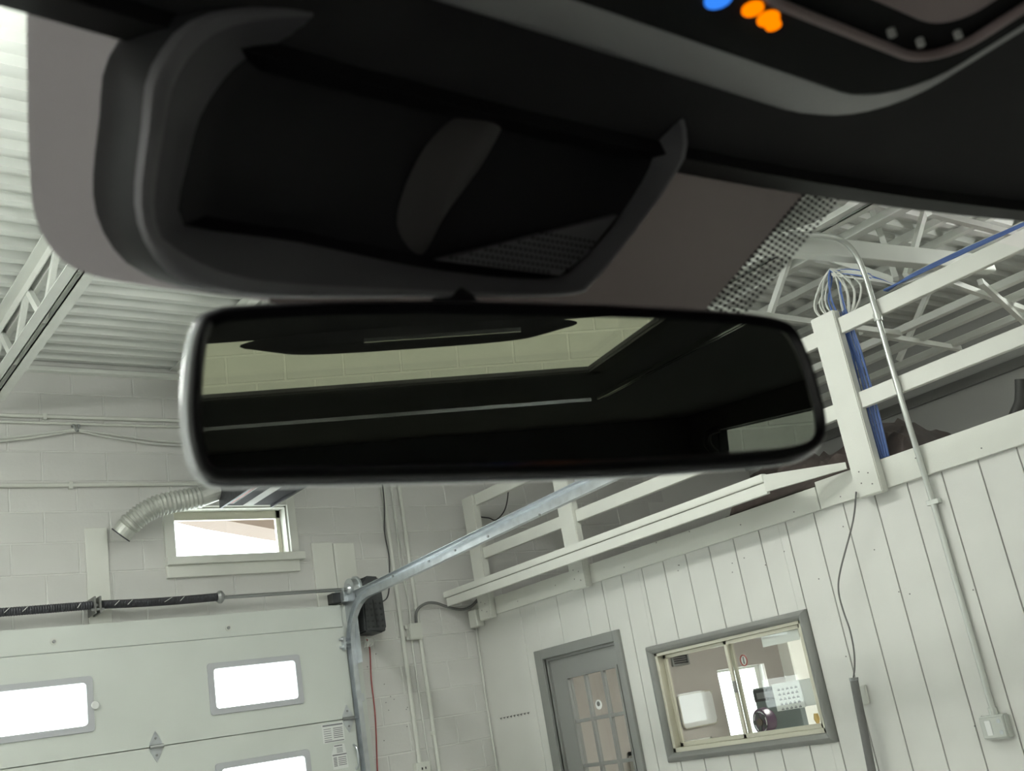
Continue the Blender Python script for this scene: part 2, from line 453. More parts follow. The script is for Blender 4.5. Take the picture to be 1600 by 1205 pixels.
# ---- office sliding window
w2 = bpy.data.objects.new('window_2', None); COL.objects.link(w2); w2.location = (XB, 4.54, 1.3); WL['window_2'] = Vector((XB, 4.54, 1.3))
struct(w2, 'sliding office window in a grey moulded frame', 'window')
oy0, oy1, oz0, oz1 = 3.900, 5.187, 1.242, 1.938
iy0, iy1, iz0, iz1 = OWIN
def frame_side(a, b, c, d):
    """mitred half round frame member a-b outer, c-d inner (Y,Z)"""
    pa, pb_, pc_, pd_ = a, b, d, c
    mid = lambda p, q: ((p[0] + q[0]) / 2, (p[1] + q[1]) / 2)
    rings = []
    for (o, i) in ((a, c), (b, d)):
        mm = mid(o, i)
        q1 = mid(o, mm); q2 = mid(mm, i)
        rings.append([(XB + .01, *o), (XB - .012, *o), (XB - .030, *q1), (XB - .036, *mm), (XB - .030, *q2), (XB - .010, *i), (XB + .01, *i)])
    return gloft(rings)
O = [(oy0, oz0), (oy1, oz0), (oy1, oz1), (oy0, oz1)]; I = [(iy0, iz0), (iy1, iz0), (iy1, iz1), (iy0, iz1)]
for k in range(4):
    j = (k + 1) % 4
    mk('frame_moulding', frame_side(O[k], O[j], I[k], I[j]), 'greytrim', w2, smooth=True)
mk('track_frame', join([gbox(XB - .005, XB + .08, iy0, iy0 + .018, iz0, iz1), gbox(XB - .005, XB + .08, iy1 - .022, iy1, iz0, iz1),
                        gbox(XB - .005, XB + .08, iy0, iy1, iz1 - .018, iz1), gbox(XB - .005, XB + .08, iy0, iy1, iz0, iz0 + .025)]), 'alu', w2, bevel=.0015)
def sash(a, b, x):
    s = mk('sash', join([gbox(x, x + .018, a, a + .024, iz0 + .025, iz1 - .018), gbox(x, x + .018, b - .024, b, iz0 + .025, iz1 - .018),
                         gbox(x, x + .018, a, b, iz1 - .040, iz1 - .018), gbox(x, x + .018, a, b, iz0 + .025, iz0 + .05)]), 'alu', w2, bevel=.002)
    mk('pane', gbox(x + .007, x + .011, a + .02, b - .02, iz0 + .045, iz1 - .035), 'glass', s)
sash(iy0 + .018, 4.56, XB + .012); sash(4.525, iy1 - .022, XB + .042)
mk('latch', gbox(XB - .002, XB + .012, 4.525, 4.545, 1.575, 1.64), 'greytrim', w2, bevel=.003)

# ---- office entrance
d2 = bpy.data.objects.new('door_2', None); COL.objects.link(d2); d2.location = (7.7, YA, 0); WL['door_2'] = Vector((7.7, YA, 0))
struct(d2, 'bright glazed entrance seen through the office window', 'door')
mk('frame', holed('y', ENT[0], ENT[1], ENT[2], ENT[3], YA + .06, YA + .10, [(ENT[0] + .02, ENT[1] - .05, ENT[2] + .1, ENT[3] - .02)]), 'white', d2)
mk('pane', gbox(ENT[0] + .02, ENT[1] - .05, YA + .078, YA + .082, ENT[2] + .1, ENT[3] - .02), 'glass', d2)

# ================================================================== ROOF STRUCTURE
def joist(x, z_bot, y0, y1, label, gap=.03, leg=.062, ph=0.0, pitch=.62, dz=None):
    j = thing('roof_joist', (x, (y0 + y1) / 2, z_bot), label, 'joist', 'open web roof joists')
    ztop = ZC - .004
    for s in (-1, 1):
        xx = x + s * gap / 2
        mk('bottom_chord', join([gbox(min(xx, xx + s * leg), max(xx, xx + s * leg), y0, y1, z_bot, z_bot + .006), gbox(min(xx, xx + s * .006), max(xx, xx + s * .006), y0, y1, z_bot, z_bot + leg)]), 'steel', j)
        mk('top_chord', join([gbox(min(xx, xx + s * leg), max(xx, xx + s * leg), y0, y1 + .25, ztop - .006, ztop), gbox(min(xx, xx + s * .006), max(xx, xx + s * .006), y0, y1 + .25, ztop - leg, ztop)]), 'steel', j)
    y = y1 - ph; k = 0
    while y - pitch / 2 > y0:
        a = (x, y, z_bot + .02) if k % 2 == 0 else (x, y, ztop - .02)
        b = (x, y - pitch / 2, ztop - .02) if k % 2 == 0 else (x, y - pitch / 2, z_bot + .02)
        mk('web', gbar(a, b, .028, .042), 'steel', j); y -= pitch / 2; k += 1
    return j
joist(1.50, 3.985, 2.2, 6.80, 'white roof joist with a double angle chord at the left edge, above the block wall')
for k, x in enumerate((2.78, 4.02)):
    joist(x, 3.985, 1.2, 6.80, ('white roof joist above the garage door track, hidden by the car roof', 'white roof joist just in front of the storage loft railing')[k])
joist(5.25, 4.02, 1.2, 6.80, 'white roof joist directly above the storage loft railing', ph=.9, pitch=2.6)
def chord(x, z, w, h, label):
    t = thing('loft_joist', (x, 4.0, z), label, 'joist', 'slim joists over the storage loft')
    mk('bottom_chord', gbox(x - w / 2, x + w / 2, 1.2, 6.9, z, z + h), 'steel', t, bevel=.004)
    mk('top_chord', gbox(x - w / 2, x + w / 2, 1.2, 6.99, ZC - .05, ZC - .002), 'steel', t)
    for y in (1.5, 5.6): mk('web', gbar((x, y, z + h), (x, y + .35, ZC - .05), .022, .03), 'steel', t)
chord(5.58, 4.03, .085, .05, 'white joist chord right behind the double angle joist over the loft')
chord(6.64, 3.70, .06, .05, 'highest of three slim joists running behind the right railing boards')
chord(6.98, 3.70, .06, .05, 'middle one of three slim joists running behind the right railing boards')
chord(7.42, 3.70, .06, .05, 'lowest of three slim joists running behind the right railing boards')
tag(mk('sloping_beam', gbar((4.0, 3.06, 3.62), (6.4, 3.06, 3.80), .07, .105), 'steel', bevel=.004), 'broad white steel beam rising behind the bent conduit', 'beam')
BR = [((5.90, 3.42, 4.33), (5.65, 3.25, 3.70), 'left leg of the white V brace behind the broad steel beam'),
      ((6.32, 3.28, 4.33), (5.68, 3.20, 3.70), 'right leg of the white V brace behind the broad steel beam'),
      ((5.50, 3.80, 4.11), (5.50, 4.08, 3.79), 'white brace left of the cable coil, leaning beside the mirror'),
      ((5.48, 3.62, 4.02), (5.66, 3.27, 3.70), 'white brace running from the beam to the foot of the V brace'),
      ((4.70, 3.91, 3.70), (6.62, 3.90, 3.70), 'thin white bar level with the mirror top, left of the tall post'),
      ((5.00, 2.60, 3.70), (6.00, 2.60, 3.70), 'white bar just under the car roof edge at the upper right'),
      ((6.07, 3.17, 3.70), (7.30, 3.32, 3.69), 'upper of two white braces crossing at the right edge between the railing boards'),
      ((6.21, 3.05, 3.66), (7.40, 3.42, 3.655), 'lower of two white braces crossing at the right edge between the railing boards'),
      ((6.25, 3.95, 3.70), (7.53, 4.00, 3.70), 'white bar crossing behind the steel conduit between the railing boards'),
      ((7.30, 3.77, 4.34), (7.30, 4.37, 3.73), 'white leaning brace behind the steel conduit between the railing boards')]
for p, q, l in BR: tag(mk('bridging_bar', gbar(p, q, .032, .036), 'steel'), l, 'brace', 'braces over the loft')

# ================================================================== LOFT RAILING
def post(y0, y1, z0, z1, label):
    p = thing('railing_post', (4.88, (y0 + y1) / 2, z0), label, 'post', 'white posts of the loft railing')
    mk('board', gbox(4.852, 4.9095, y0, y1, z0, z1), 'white', p, bevel=.005, seg=2)
    g = []
    for (a, b) in ((.3, .05), (.7, .07), (.35, .11), (.68, .13)):
        g.append(gtube([(4.8525, y0 + (y1 - y0) * a, z0 + b), (4.8505, y0 + (y1 - y0) * a, z0 + b)], .004, 8))
    for t in g: mk('screw_head', t, 'greycable', p)
    return p
post(6.665, 6.812, 2.402, 3.335, 'white railing post in the corner by the block wall')
post(5.552, 5.706, 2.405, 3.335, 'middle white railing post above the grey office door')
post(3.192, 3.346, 2.405, 3.40, 'tall white railing post right of the mirror with blue cables beside it')
def rail(y0, y1, z0, z1, label):
    tag(mk('railing_board', gbox(4.872, 4.908, y0, y1, z0, z1), 'white', bevel=.003), label, 'railing board', 'horizontal boards of the loft railing')
rail(5.708, 6.663, 3.25, 3.335, 'upper railing board between the corner post and the middle post')
rail(5.708, 6.663, 2.840, 2.922, 'lower railing board between the corner post and the middle post')
rail(3.348, 5.550, 3.25, 3.335, 'upper railing board running behind the mirror')
rail(3.348, 5.550, 2.840, 2.922, 'lower railing board left of the tall post')
rail(1.2, 3.190, 3.265, 3.352, 'upper railing board right of the tall post, carrying blue cables')
rail(1.2, 3.190, 2.847, 2.933, 'lower railing board right of the tall post, above the white wall')
lg = thing('railing_ledge', (4.75, 5.3, 2.556), 'long white ledge box in front of the loft railing posts', 'ledge')
mk('fascia', gbox(4.66, 4.685, 3.75, 6.93, 2.545, 2.606), 'white', lg, bevel=.002)
mk('lip', gbox(4.650, 4.69, 3.748, 6.95, 2.611, 2.655), 'white', lg, bevel=.004, seg=2)
mk('top_board', gbox(4.69, 4.851, 3.75, 6.93, 2.632, 2.648), 'white', lg)
mk('end_board', gprism([(4.655, 3.752, 2.556), (4.850, 3.36, 2.572), (4.850, 3.36, 2.606), (4.655, 3.752, 2.648)], (.018, .010, 0)), 'white', lg)
for y in (4.30, 5.05, 5.95):
    mk('bracket', gprism([(4.686, y, 2.556), (4.686, y + .34, 2.556), (4.74, y + .34, 2.566), (4.850, y + .05, 2.612)], (0, 0, .018)), 'white', lg)
tag(mk('electrical_box', gbox(4.855, 4.925, 6.86, 6.96, 2.372, 2.50), 'pvc', bevel=.006), 'small beige electrical box in the corner under the ledge', 'box')

# loft contents
def lump(name, x0, x1, y0, y1, z0, z1, material, label, cat, amp=.05, nx=22, ny=34):
    v = []; f = []
    for i in range(nx + 1):
        for j in range(ny + 1):
            a = i / nx; b = j / ny
            e = min(1, 6 * min(a, 1 - a)) * min(1, 6 * min(b, 1 - b))
            h = e ** .5 * (z1 - z0) * (0.75 + .25 * math.sin(9 * a + 7 * b) * math.cos(5 * b * 3)) + random.uniform(0, amp) * (e > 0)
            v.append((x0 + a * (x1 - x0), y0 + b * (y1 - y0), z0 + h))
    for i in range(nx):
        for j in range(ny):
            k = i * (ny + 1) + j; f.append((k, k + 1, k + ny + 2, k + ny + 1))
    n0 = len(v)
    rim = [i * (ny + 1) for i in range(nx + 1)] + [nx * (ny + 1) + j for j in range(1, ny + 1)] + [i * (ny + 1) + ny for i in range(nx - 1, -1, -1)] + [j for j in range(ny - 1, 0, -1)]
    f.append(tuple(rim))
    return tag(mk(name, (v, f), material, smooth=True), label, cat)
lump('insulation_pile', 4.97, 5.9, 3.05, 4.35, 2.562, 2.80, 'brown', 'dark brown heap of insulation lying on the loft by the tall post', 'insulation')
tag(mk('black_hose', gtube(catmull([(5.3, 2.56, 2.80), (5.3, 2.575, 2.75), (5.3, 2.60, 2.69), (5.3, 2.65, 2.635), (5.35, 2.72, 2.58)], 6), .028, 10), 'blackcable', smooth=True), 'thick black hose end hanging on the loft at the right edge', 'hose')

# ================================================================== GARAGE DOOR
gd = thing('garage_door', (1.4, 6.95, 0), 'pale green-white sectional garage door with small windows', 'garage door')
GX0, GX1 = -1.05, 3.775
SEC = [(1.852, 2.462), (1.238, 1.846), (0.624, 1.232), (0.01, 0.618)]
WX = [(-1.24 + 1.3575 * k + .06, -1.24 + 1.3575 * k + .59 + .06) for k in range(4)]
WX = [(x_, x_ + .575) for x_ in (0.09, 1.448, 2.806)]
def rrect(x0, x1, z0, z1, r, y, n=5):
    P = []
    for (cx, cz, a0) in ((x1 - r, z1 - r, 0), (x0 + r, z1 - r, 90), (x0 + r, z0 + r, 180), (x1 - r, z0 + r, 270)):
        for k in range(n + 1):
            a = math.radians(a0 + 90 * k / n); P.append((cx + r * math.cos(a), y, cz + r * math.sin(a)))
    return P
for si, (z0, z1) in enumerate(SEC):
    mk('meeting_strip', gbox(GX0, GX1, 6.955, 6.985, z0 - .03, z0 + .03), 'doorp', gd)
    zw = (z0 + .168, z0 + .424) if si < 2 else None
    holes = [(a, b, zw[0], zw[1]) for a, b in WX] if zw else []
    s = mk('section', holed('y', GX0, GX1, z0, z1, 6.93, 6.975, holes), 'doorp', gd)
    if zw:
        for a, b in WX:
            fr = gloft([rrect(a - .036, b + .036, zw[0] - .034, zw[1] + .034, .02, 6.93), rrect(a - .034, b + .034, zw[0] - .032, zw[1] + .032, .02, 6.920),
                        rrect(a + .004, b - .004, zw[0] + .004, zw[1] - .004, .022, 6.920), rrect(a + .006, b - .006, zw[0] + .006, zw[1] - .006, .022, 6.94)], False, False)
            wf = mk('window_frame', fr, 'doorframe', s)
            mk('pane', gbox(a, b, 6.944, 6.948, zw[0], zw[1]), 'glass', wf)
def hinge(x, z):
    hgo = mk('hinge', gprism([(x, 6.93, z + .092), (x + .024, 6.93, z + .05), (x + .038, 6.93, z + .022), (x + .038, 6.93, z - .022), (x + .024, 6.93, z - .05), (x, 6.93, z - .092), (x - .024, 6.93, z - .05), (x - .038, 6.93, z - .022), (x - .038, 6.93, z + .022), (x - .024, 6.93, z + .05)], (0, -.004, 0)), 'galv', gd)
    mk('pin', gtube([(x - .042, 6.916, z), (x + .042, 6.916, z)], .012, 10), 'shaft', hgo)
    for dz in (-.05, .05): mk('bolt', gtube([(x, 6.926, z + dz), (x, 6.920, z + dz)], .007, 8), 'shaft', hgo)
for x in (1.05, 2.413): 
    for z in (1.849, 1.235): hinge(x, z)
hinge(3.725, 1.849); hinge(3.725, 1.235)
mk('roller_arm', gtube([(3.72, 6.915, 1.849), (3.82, 6.915, 1.849)], .008, 8), 'galv', gd)
tb = mk('top_bracket', join([gbox(3.725, 3.80, 6.905, 6.93, 2.372, 2.386), gbox(3.725, 3.80, 6.905, 6.93, 2.318, 2.332), gbox(3.745, 3.76, 6.895, 6.93, 2.305, 2.395)]), 'galv', gd)
mk('roller', gtube([(3.76, 6.90, 2.352), (3.83, 6.90, 2.352)], .012, 10), 'galv', tb)
mk('pull_handle', gtube(catmull([(3.746, 6.93, 1.675), (3.746, 6.90, 1.655), (3.750, 6.892, 1.60), (3.748, 6.90, 1.54), (3.744, 6.93, 1.52)], 5), .008, 8), 'galv', gd, smooth=True)
mk('window_knob', gtube([(2.064, 6.93, 2.135), (2.064, 6.91, 2.135)], .024, 16), 'paper', gd, bevel=.003)
tag(mk('door_header', gbox(GX0, 3.772, 6.93, 6.998, 2.466, 2.618), 'doorp', bevel=.003), 'white header board across the top of the garage door', 'header board')
for k, (x, z) in enumerate(((1.847, 2.53), (2.935, 2.524))):
    b = thing('header_bolt', (x, 6.93, z), ('round bolt head in the header board above the left door window', 'round bolt head in the header board above the right door window')[k], 'bolt', 'bolts in the header board')
    mk('washer', gtube([(x, 6.93, z), (x, 6.926, z)], .020, 16), 'cable', b); mk('head', gtube([(x, 6.926, z), (x, 6.917, z)], .010, 10), 'shaft', b)
tag(mk('door_jamb', gbox(3.78, 3.90, 6.955, 6.999, 0, 2.618), 'doorp', bevel=.002), 'pale jamb board behind the curved track', 'jamb board')
def sticker(name, label, poly, lines, block=None):
    t = thing(name, (poly[0][0], 6.929, poly[0][1]), label, 'sticker', 'warning stickers on the garage door')
    mk('sheet', gprism([(x, 6.9298, z) for x, z in poly], (0, -.0006, 0)), 'paper', t)
    mk('print', join([gbox(a, b, 6.9284, 6.9290, z - h / 2, z + h / 2) for a, b, z, h in lines]), 'print', t)
ln = [(3.53, 3.68, 1.823, .010), (3.535, 3.68, 1.719, .006)] + [(3.605, 3.675, 1.80 - .012 * k, .005) for k in range(6)] + [(3.535, 3.59, 1.80 - .014 * k, .004) for k in range(6)]
sticker('warning_sticker', 'wide printed warning sticker on the garage door under the hinge', [(3.523, 1.712), (3.686, 1.712), (3.686, 1.834), (3.523, 1.834)], ln)
ln = [(3.60, 3.66, 1.686, .007), (3.58, 3.685, 1.628, .008)] + [(3.615, 3.66, 1.67 - .009 * k, .004) for k in range(4)] + [(3.62, 3.68, 1.61 - .012 * k, .005) for k in range(5)] + [(3.585, 3.61, 1.61 - .01 * k, .006) for k in range(6)]
sticker('warning_sticker', 'narrow printed warning sticker with a cut top on the garage door', [(3.576, 1.538), (3.69, 1.538), (3.684, 1.64), (3.677, 1.695), (3.60, 1.695), (3.576, 1.64)], ln)

# ---- torsion spring assembly above the door
ts = thing('torsion_spring', (2.3, 6.88, 2.72), 'black torsion spring and shaft above the garage door', 'spring')
def coil(x0, x1, name, sag=.006):
    P = [(x0 + (x1 - x0) * i / 160, 6.88, 2.722 - sag * math.sin(math.pi * i / 160)) for i in range(161)]
    return mk(name, gtube(P, .026, 12, rfun=lambda i: .0275 if i % 2 else .0235), 'spring', ts)
coil(0.9, 2.065, 'coil'); coil(2.11, 2.86, 'coil')
for x, dx in ((1.56, .03), (1.66, .03), (1.97, .02), (2.19, .03), (2.27, .03), (2.50, .05), (2.60, .03)):
    mk('paint_mark', gbar((x, 6.8515, 2.708), (x + dx, 6.8515, 2.735), .003, .006, (0, 1, 0)), 'paper', ts)
mk('winding_cone', gtube([(2.855, 6.88, 2.72), (2.87, 6.88, 2.72), (2.885, 6.88, 2.72), (2.905, 6.88, 2.72)], .03, 14, rfun=lambda i: (.03, .042, .042, .02)[i]), 'shaft', ts)
mk('shaft', gtube([(0.8, 6.88, 2.72), (3.96, 6.88, 2.715)], .0125, 10), 'shaft', ts, smooth=True)
bk = mk('centre_bracket', join([gbox(2.066, 2.078, 6.84, 6.99, 2.665, 2.77), gbox(2.098, 2.110, 6.84, 6.99, 2.665, 2.77)]), 'greycable', ts, bevel=.003)
mk('bolt', gtube([(2.05, 6.85, 2.69), (2.125, 6.85, 2.69)], .008, 8), 'shaft', bk)
dr = mk('cable_drum', gtube([(3.80, 6.88, 2.715), (3.82, 6.88, 2.715), (3.825, 6.88, 2.715), (3.868, 6.88, 2.715), (3.87, 6.88, 2.715), (3.885, 6.88, 2.715)], .06, 24, rfun=lambda i: (.03, .04, .075, .075, .088, .088)[i]), 'galv', ts)
mk('bearing_plate', join([gbox(3.762, 3.85, 6.90, 6.985, 2.635, 2.70), gbox(3.762, 3.768, 6.85, 6.985, 2.635, 2.72)]), 'galv', ts)
mk('end_stop', gbox(3.70, 3.765, 6.90, 6.985, 2.628, 2.70), 'black', ts, bevel=.003)
tag(mk('backing_board', gbox(2.074, 2.212, 6.982, 7.0, 2.618, 3.228), 'white', bevel=.003), 'narrow white backing board behind the spring bracket', 'backing board')
tag(mk('backing_board', gbox(3.628, 3.790, 6.975, 7.0, 2.618, 3.079), 'white', bevel=.003), 'left one of two white backing boards behind the cable drum', 'backing board')
tag(mk('backing_board', gbox(3.796, 3.966, 6.978, 7.0, 2.618, 3.070), 'white', bevel=.003), 'right one of two white backing boards behind the cable drum', 'backing board')

# ---- jackshaft opener
op = thing('door_opener', (3.97, 6.86, 2.38), 'black wall mounted garage door opener motor box', 'opener')
mk('housing', gprism([(3.87, 6.80, 2.40), (4.02, 6.80, 2.385), (4.045, 6.80, 2.41), (4.045, 6.80, 2.66), (4.03, 6.80, 2.78), (3.93, 6.80, 2.79), (3.885, 6.80, 2.74)], (0, .17, 0)), 'opener', op, bevel=.012, seg=2)
mk('motor_head', gbox(3.87, 3.93, 6.815, 6.95, 2.665, 2.775), 'black', op, bevel=.008, seg=2)
mk('shaft_collar', gtube([(3.885, 6.88, 2.715), (3.93, 6.88, 2.715)], .045, 16), 'black', op)
mk('slot_panel', gbox(3.94, 4.02, 6.7985, 6.805, 2.715, 2.735), 'cable', op)
mk('rib', gbox(3.955, 3.965, 6.795, 6.805, 2.42, 2.62), 'black', op, bevel=.002)
for i in range(4):
    for j in range(5):
        mk('vent_dimple', gtube([(3.90 + .038 * i, 6.8005, 2.43 + .04 * j), (3.90 + .038 * i, 6.7975, 2.43 + .04 * j)], .009, 8), 'black', op)
tag(mk('wire_nest', gtube(catmull([(3.95 + .035 * math.cos(i * 1.7) + .002 * i, 6.93, 2.345 + .04 * math.sin(i * 2.3)) for i in range(16)], 5), .003, 6), 'cable', smooth=True), 'tangle of thin wires hanging under the black opener', 'wires')
tag(mk('red_wire', gtube(catmull([(3.965, 6.975, 2.39), (3.985, 6.975, 2.30), (3.97, 6.98, 2.09), (3.965, 6.98, 1.83), (3.93, 6.98, 1.48), (3.915, 6.98, 1.2)], 6), .005, 6), 'red', smooth=True), 'thin reddish wire running down beside the curved track', 'wire')

# ---- overhead track
tk = thing('door_track', (3.80, 6.9, 0), 'galvanised garage door track curving from vertical to horizontal', 'track')
path = [(3.80, 6.90, 0.0), (3.80, 6.90, 1.2), (3.80, 6.90, 2.30)]
for k in range(1, 9):
    a = math.radians(90 * k / 8 * .97)
    path.append((3.80, 6.90 - .335 * (1 - math.cos(a)), 2.30 + .335 * math.sin(a)))
path += [(3.80, 5.6, 2.665), (3.80, 4.1, 2.712), (3.80, 3.0, 2.745)]
def channel(path, w, d, t=.003):
    """U channel opening toward -X, swept in the plane x = const"""
    P = [Vector(p) for p in path]; rings = []
    for i, p in enumerate(P):
        dd = (P[min(i + 1, len(P) - 1)] - P[max(i - 1, 0)]).normalized()
        nn = Vector((1, 0, 0)); b = nn.cross(dd).normalized()
        pts = [(-d / 2, -w / 2), (d / 2, -w / 2), (d / 2, w / 2), (-d / 2, w / 2), (-d / 2, w / 2 - t), (d / 2 - t, w / 2 - t), (d / 2 - t, -w / 2 + t), (-d / 2, -w / 2 + t)]
        rings.append([p + nn * a + b * c for a, c in pts])
    return gloft(rings)
mk('channel', channel(path, .062, .035), 'galv', tk)
mk('stiffener_angle', join([gbar((3.83, 6.80, 2.66), (3.83, 3.0, 2.78), .003, .045), gbar((3.815, 6.80, 2.682), (3.815, 3.0, 2.802), .035, .003)]), 'galv', tk)
mk('flag_bracket', gbox(3.818, 3.822, 6.80, 6.99, 2.20, 2.70), 'galv', tk)
mk('jamb_bracket', join([gbox(3.818, 3.87, 6.93, 6.955, 1.95, 2.0), gbox(3.818, 3.87, 6.93, 6.955, 1.4, 1.45)]), 'galv', tk)
for yy in (6.2, 5.75, 5.45, 5.1, 4.6): mk('track_bolt', gtube([(3.785, yy, 2.665), (3.775, yy, 2.665)], .007, 8), 'shaft', tk)
mk('hanger', gbar((3.83, 4.3, 2.74), (3.83, 4.3, 4.33), .03, .004), 'galv', tk)

# ================================================================== HEATER AND DUCT
ht = thing('unit_heater', (3.05, 6.2, 3.28), 'dark unit heater hanging in front of the small window', 'heater')
mk('casing', gbox(2.862, 3.225, 5.70, 6.70, 3.285, 3.75), 'heater', ht, bevel=.006)
mk('flange', join([gbox(2.855, 2.872, 5.69, 6.71, 3.27, 3.765), gbox(3.214, 3.231, 5.69, 6.71, 3.27, 3.765)]), 'spring', ht)
mk('white_stripe', gbox(3.01, 3.08, 5.72, 6.69, 3.2835, 3.2860), 'paper', ht)
mk('red_stripe', gbox(2.885, 2.915, 5.72, 6.64, 3.2835, 3.2860), 'red', ht)
mk('red_stripe_edge', join([gbox(2.876, 2.883, 5.72, 6.64, 3.2830, 3.2856), gbox(2.917, 2.924, 5.72, 6.64, 3.2830, 3.2856)]), 'paper', ht)
mk('hanger_rod', join([gtube([(2.9, 5.8, 3.75), (2.9, 5.8, 4.34)], .006, 6), gtube([(3.2, 5.8, 3.75), (3.2, 5.8, 4.34)], .006, 6), gtube([(2.9, 6.6, 3.75), (2.9, 6.6, 4.34)], .006, 6), gtube([(3.2, 6.6, 3.75), (3.2, 6.6, 4.34)], .006, 6)]), 'shaft', ht)
dp = catmull([(2.86, 6.72, 3.395), (2.74, 6.74, 3.357), (2.61, 6.76, 3.338), (2.48, 6.78, 3.314), (2.38, 6.81, 3.268), (2.31, 6.85, 3.21), (2.265, 6.88, 3.155)], 34)
fd = thing('flexible_duct', (2.5, 6.8, 3.3), 'silver corrugated flexible duct bending left from the dark heater', 'duct')
N_ = len(dp)
def duct_r(i):
    t = i / N_
    if t < .16 or t > .86: return .066
    return .067 + .006 * math.sin(i * 2 * math.pi / 7)
mk('hose', gtube(dp, .066, 20, rfun=duct_r, caps=False), 'duct', fd)
e0, e1 = dp[-2], dp[-1]
mk('end_ring', gtube([e1 - (e1 - e0) * .2, e1 + (e1 - e0).normalized() * .008], .0685, 20, caps=False), 'spring', fd)
mk('collar', gtube([dp[int(N_ * .80)], dp[int(N_ * .82)]], .0745, 20), 'duct', fd)

# ================================================================== CONDUITS AND WIRES ON THE BLOCK WALL
def pipe(name, label, cat, pts, r, material, group=None, sm=0, n=10, straps=()):
    P = catmull(pts, sm) if sm else pts
    if not straps: return tag(mk(name, gtube(P, r, n), material, smooth=True), label, cat, group)
    t = thing(name, pts[0], label, cat, group)
    mk('tube', gtube(P, r, n), material, t, smooth=True)
    for s in straps: mk('strap', s, material, t, bevel=.001)
    return t
G1 = 'horizontal conduits on the block wall'
strapx = lambda x, z, r: gbox(x - .012, x + .012, YA - 2.3 * r, YA - .001, z - 1.6 * r, z + 1.6 * r)
pipe('wall_conduit', 'upper white conduit of a close pair along the top of the block wall', 'conduit', [(0.5, YA - .016, 3.958), (4.3, YA - .016, 3.965)], .013, 'pvc', G1, straps=(strapx(1.86, 3.96, .013),))
pipe('wall_conduit', 'thinner conduit just below its pair along the top of the block wall', 'conduit', [(0.5, YA - .014, 3.915), (4.3, YA - .014, 3.92)], .009, 'pvc', G1)
pipe('wall_conduit', 'single white conduit running above the silver duct', 'conduit', [(0.5, YA - .016, 3.495), (2.8, YA - .016, 3.515), (4.2, YA - .016, 3.525)], .014, 'pvc', G1, straps=(strapx(2.0, 3.505, .014),))
wc = thing('cable_swag', (2.04, 6.97, 3.88), 'pair of white cables drooping from a hook on the block wall', 'cable')
for k, dz in enumerate((0, -.018)):
    mk('cable', gtube(catmull([(0.9, 6.97, 3.74 + dz), (1.6, 6.97, 3.805 + dz), (1.9, 6.97, 3.85 + dz * .8), (2.045, 6.97, 3.872 + dz * .6), (2.2, 6.97, 3.855 + dz), (2.45, 6.97, 3.825 + dz * 1.4), (2.72, 6.97, 3.803 + dz * 1.2), (3.2, 6.97, 3.80 + dz)], 6), .007, 8), 'cable', wc, smooth=True)
mk('hook', gtube(catmull([(2.03, 6.995, 3.90), (2.03, 6.96, 3.90), (2.045, 6.955, 3.86), (2.06, 6.97, 3.87), (2.065, 6.97, 3.91)], 5), .007, 8), 'shaft', wc, smooth=True)
G2 = 'vertical conduits beside the garage door'
pipe('wall_conduit', 'white vertical conduit ending in the outlet box, left of the thin cables', 'conduit', [(4.275, YA - .018, 4.25), (4.272, YA - .018, 1.48)], .0165, 'pvc', G2)
pipe('wall_conduit', 'white vertical conduit right of the thin cables, passing behind the junction box', 'conduit', [(4.416, YA - .016, 4.25), (4.428, YA - .016, 0.3)], .0155, 'pvc', G2, straps=(gbox(4.40, 4.418, YA - .04, YA, 1.655, 1.68),))
pipe('thin_cable', 'left one of two thin white cables between the vertical conduits', 'cable', [(4.335, YA - .022, 4.25), (4.342, YA - .022, 3.2), (4.333, YA - .022, 2.9), (4.358, YA - .024, 2.6), (4.350, YA - .024, 2.44)], .006, 'cable', 'thin cables beside the conduits', sm=6, n=6)
pipe('thin_cable', 'right one of two thin white cables between the vertical conduits', 'cable', [(4.352, YA - .008, 4.25), (4.362, YA - .008, 3.2), (4.372, YA - .010, 2.9), (4.362, YA - .010, 2.6), (4.378, YA - .010, 2.44)], .006, 'cable', 'thin cables beside the conduits', sm=6, n=6)
pipe('thin_cable', 'thin white cable running down from the junction box', 'cable', [(4.352, YA - .008, 2.34), (4.35, YA - .008, 1.9), (4.355, YA - .008, 1.55), (4.375, YA - .008, 1.3)], .007, 'cable', None, sm=6, n=6)
jb = thing('junction_box', (4.37, 6.97, 2.33), 'square white junction box on the block wall conduits', 'junction box')
mk('body', gbox(4.318, 4.424, 6.945, 7.0, 2.332, 2.448), 'pvc', jb, bevel=.006, seg=2)
mk('ear', gbox(4.300, 4.318, 6.975, 7.0, 2.335, 2.36), 'pvc', jb); mk('ear', gbox(4.300, 4.318, 6.975, 7.0, 2.415, 2.44), 'pvc', jb)
ob = thing('outlet_box', (4.28, 6.97, 1.37), 'white outlet box at the foot of the vertical conduit', 'outlet')
mk('body', gbox(4.225, 4.335, 6.95, 7.0, 1.37, 1.487), 'pvc', ob, bevel=.004)
mk('socket', gbox(4.262, 4.272, 6.947, 6.951, 1.435, 1.452), 'black', ob); mk('socket', gbox(4.292, 4.300, 6.947, 6.951, 1.437, 1.452), 'black', ob)
pipe('grey_cable', 'thick grey cable arching from the junction box to the corner post', 'cable', [(4.390, 6.965, 2.44), (4.405, 6.955, 2.535), (4.485, 6.95, 2.582), (4.577, 6.95, 2.580), (4.684, 6.95, 2.541), (4.797, 6.94, 2.515), (4.86, 6.90, 2.53), (4.90, 6.87, 2.57)], .0105, 'greycable', sm=8)
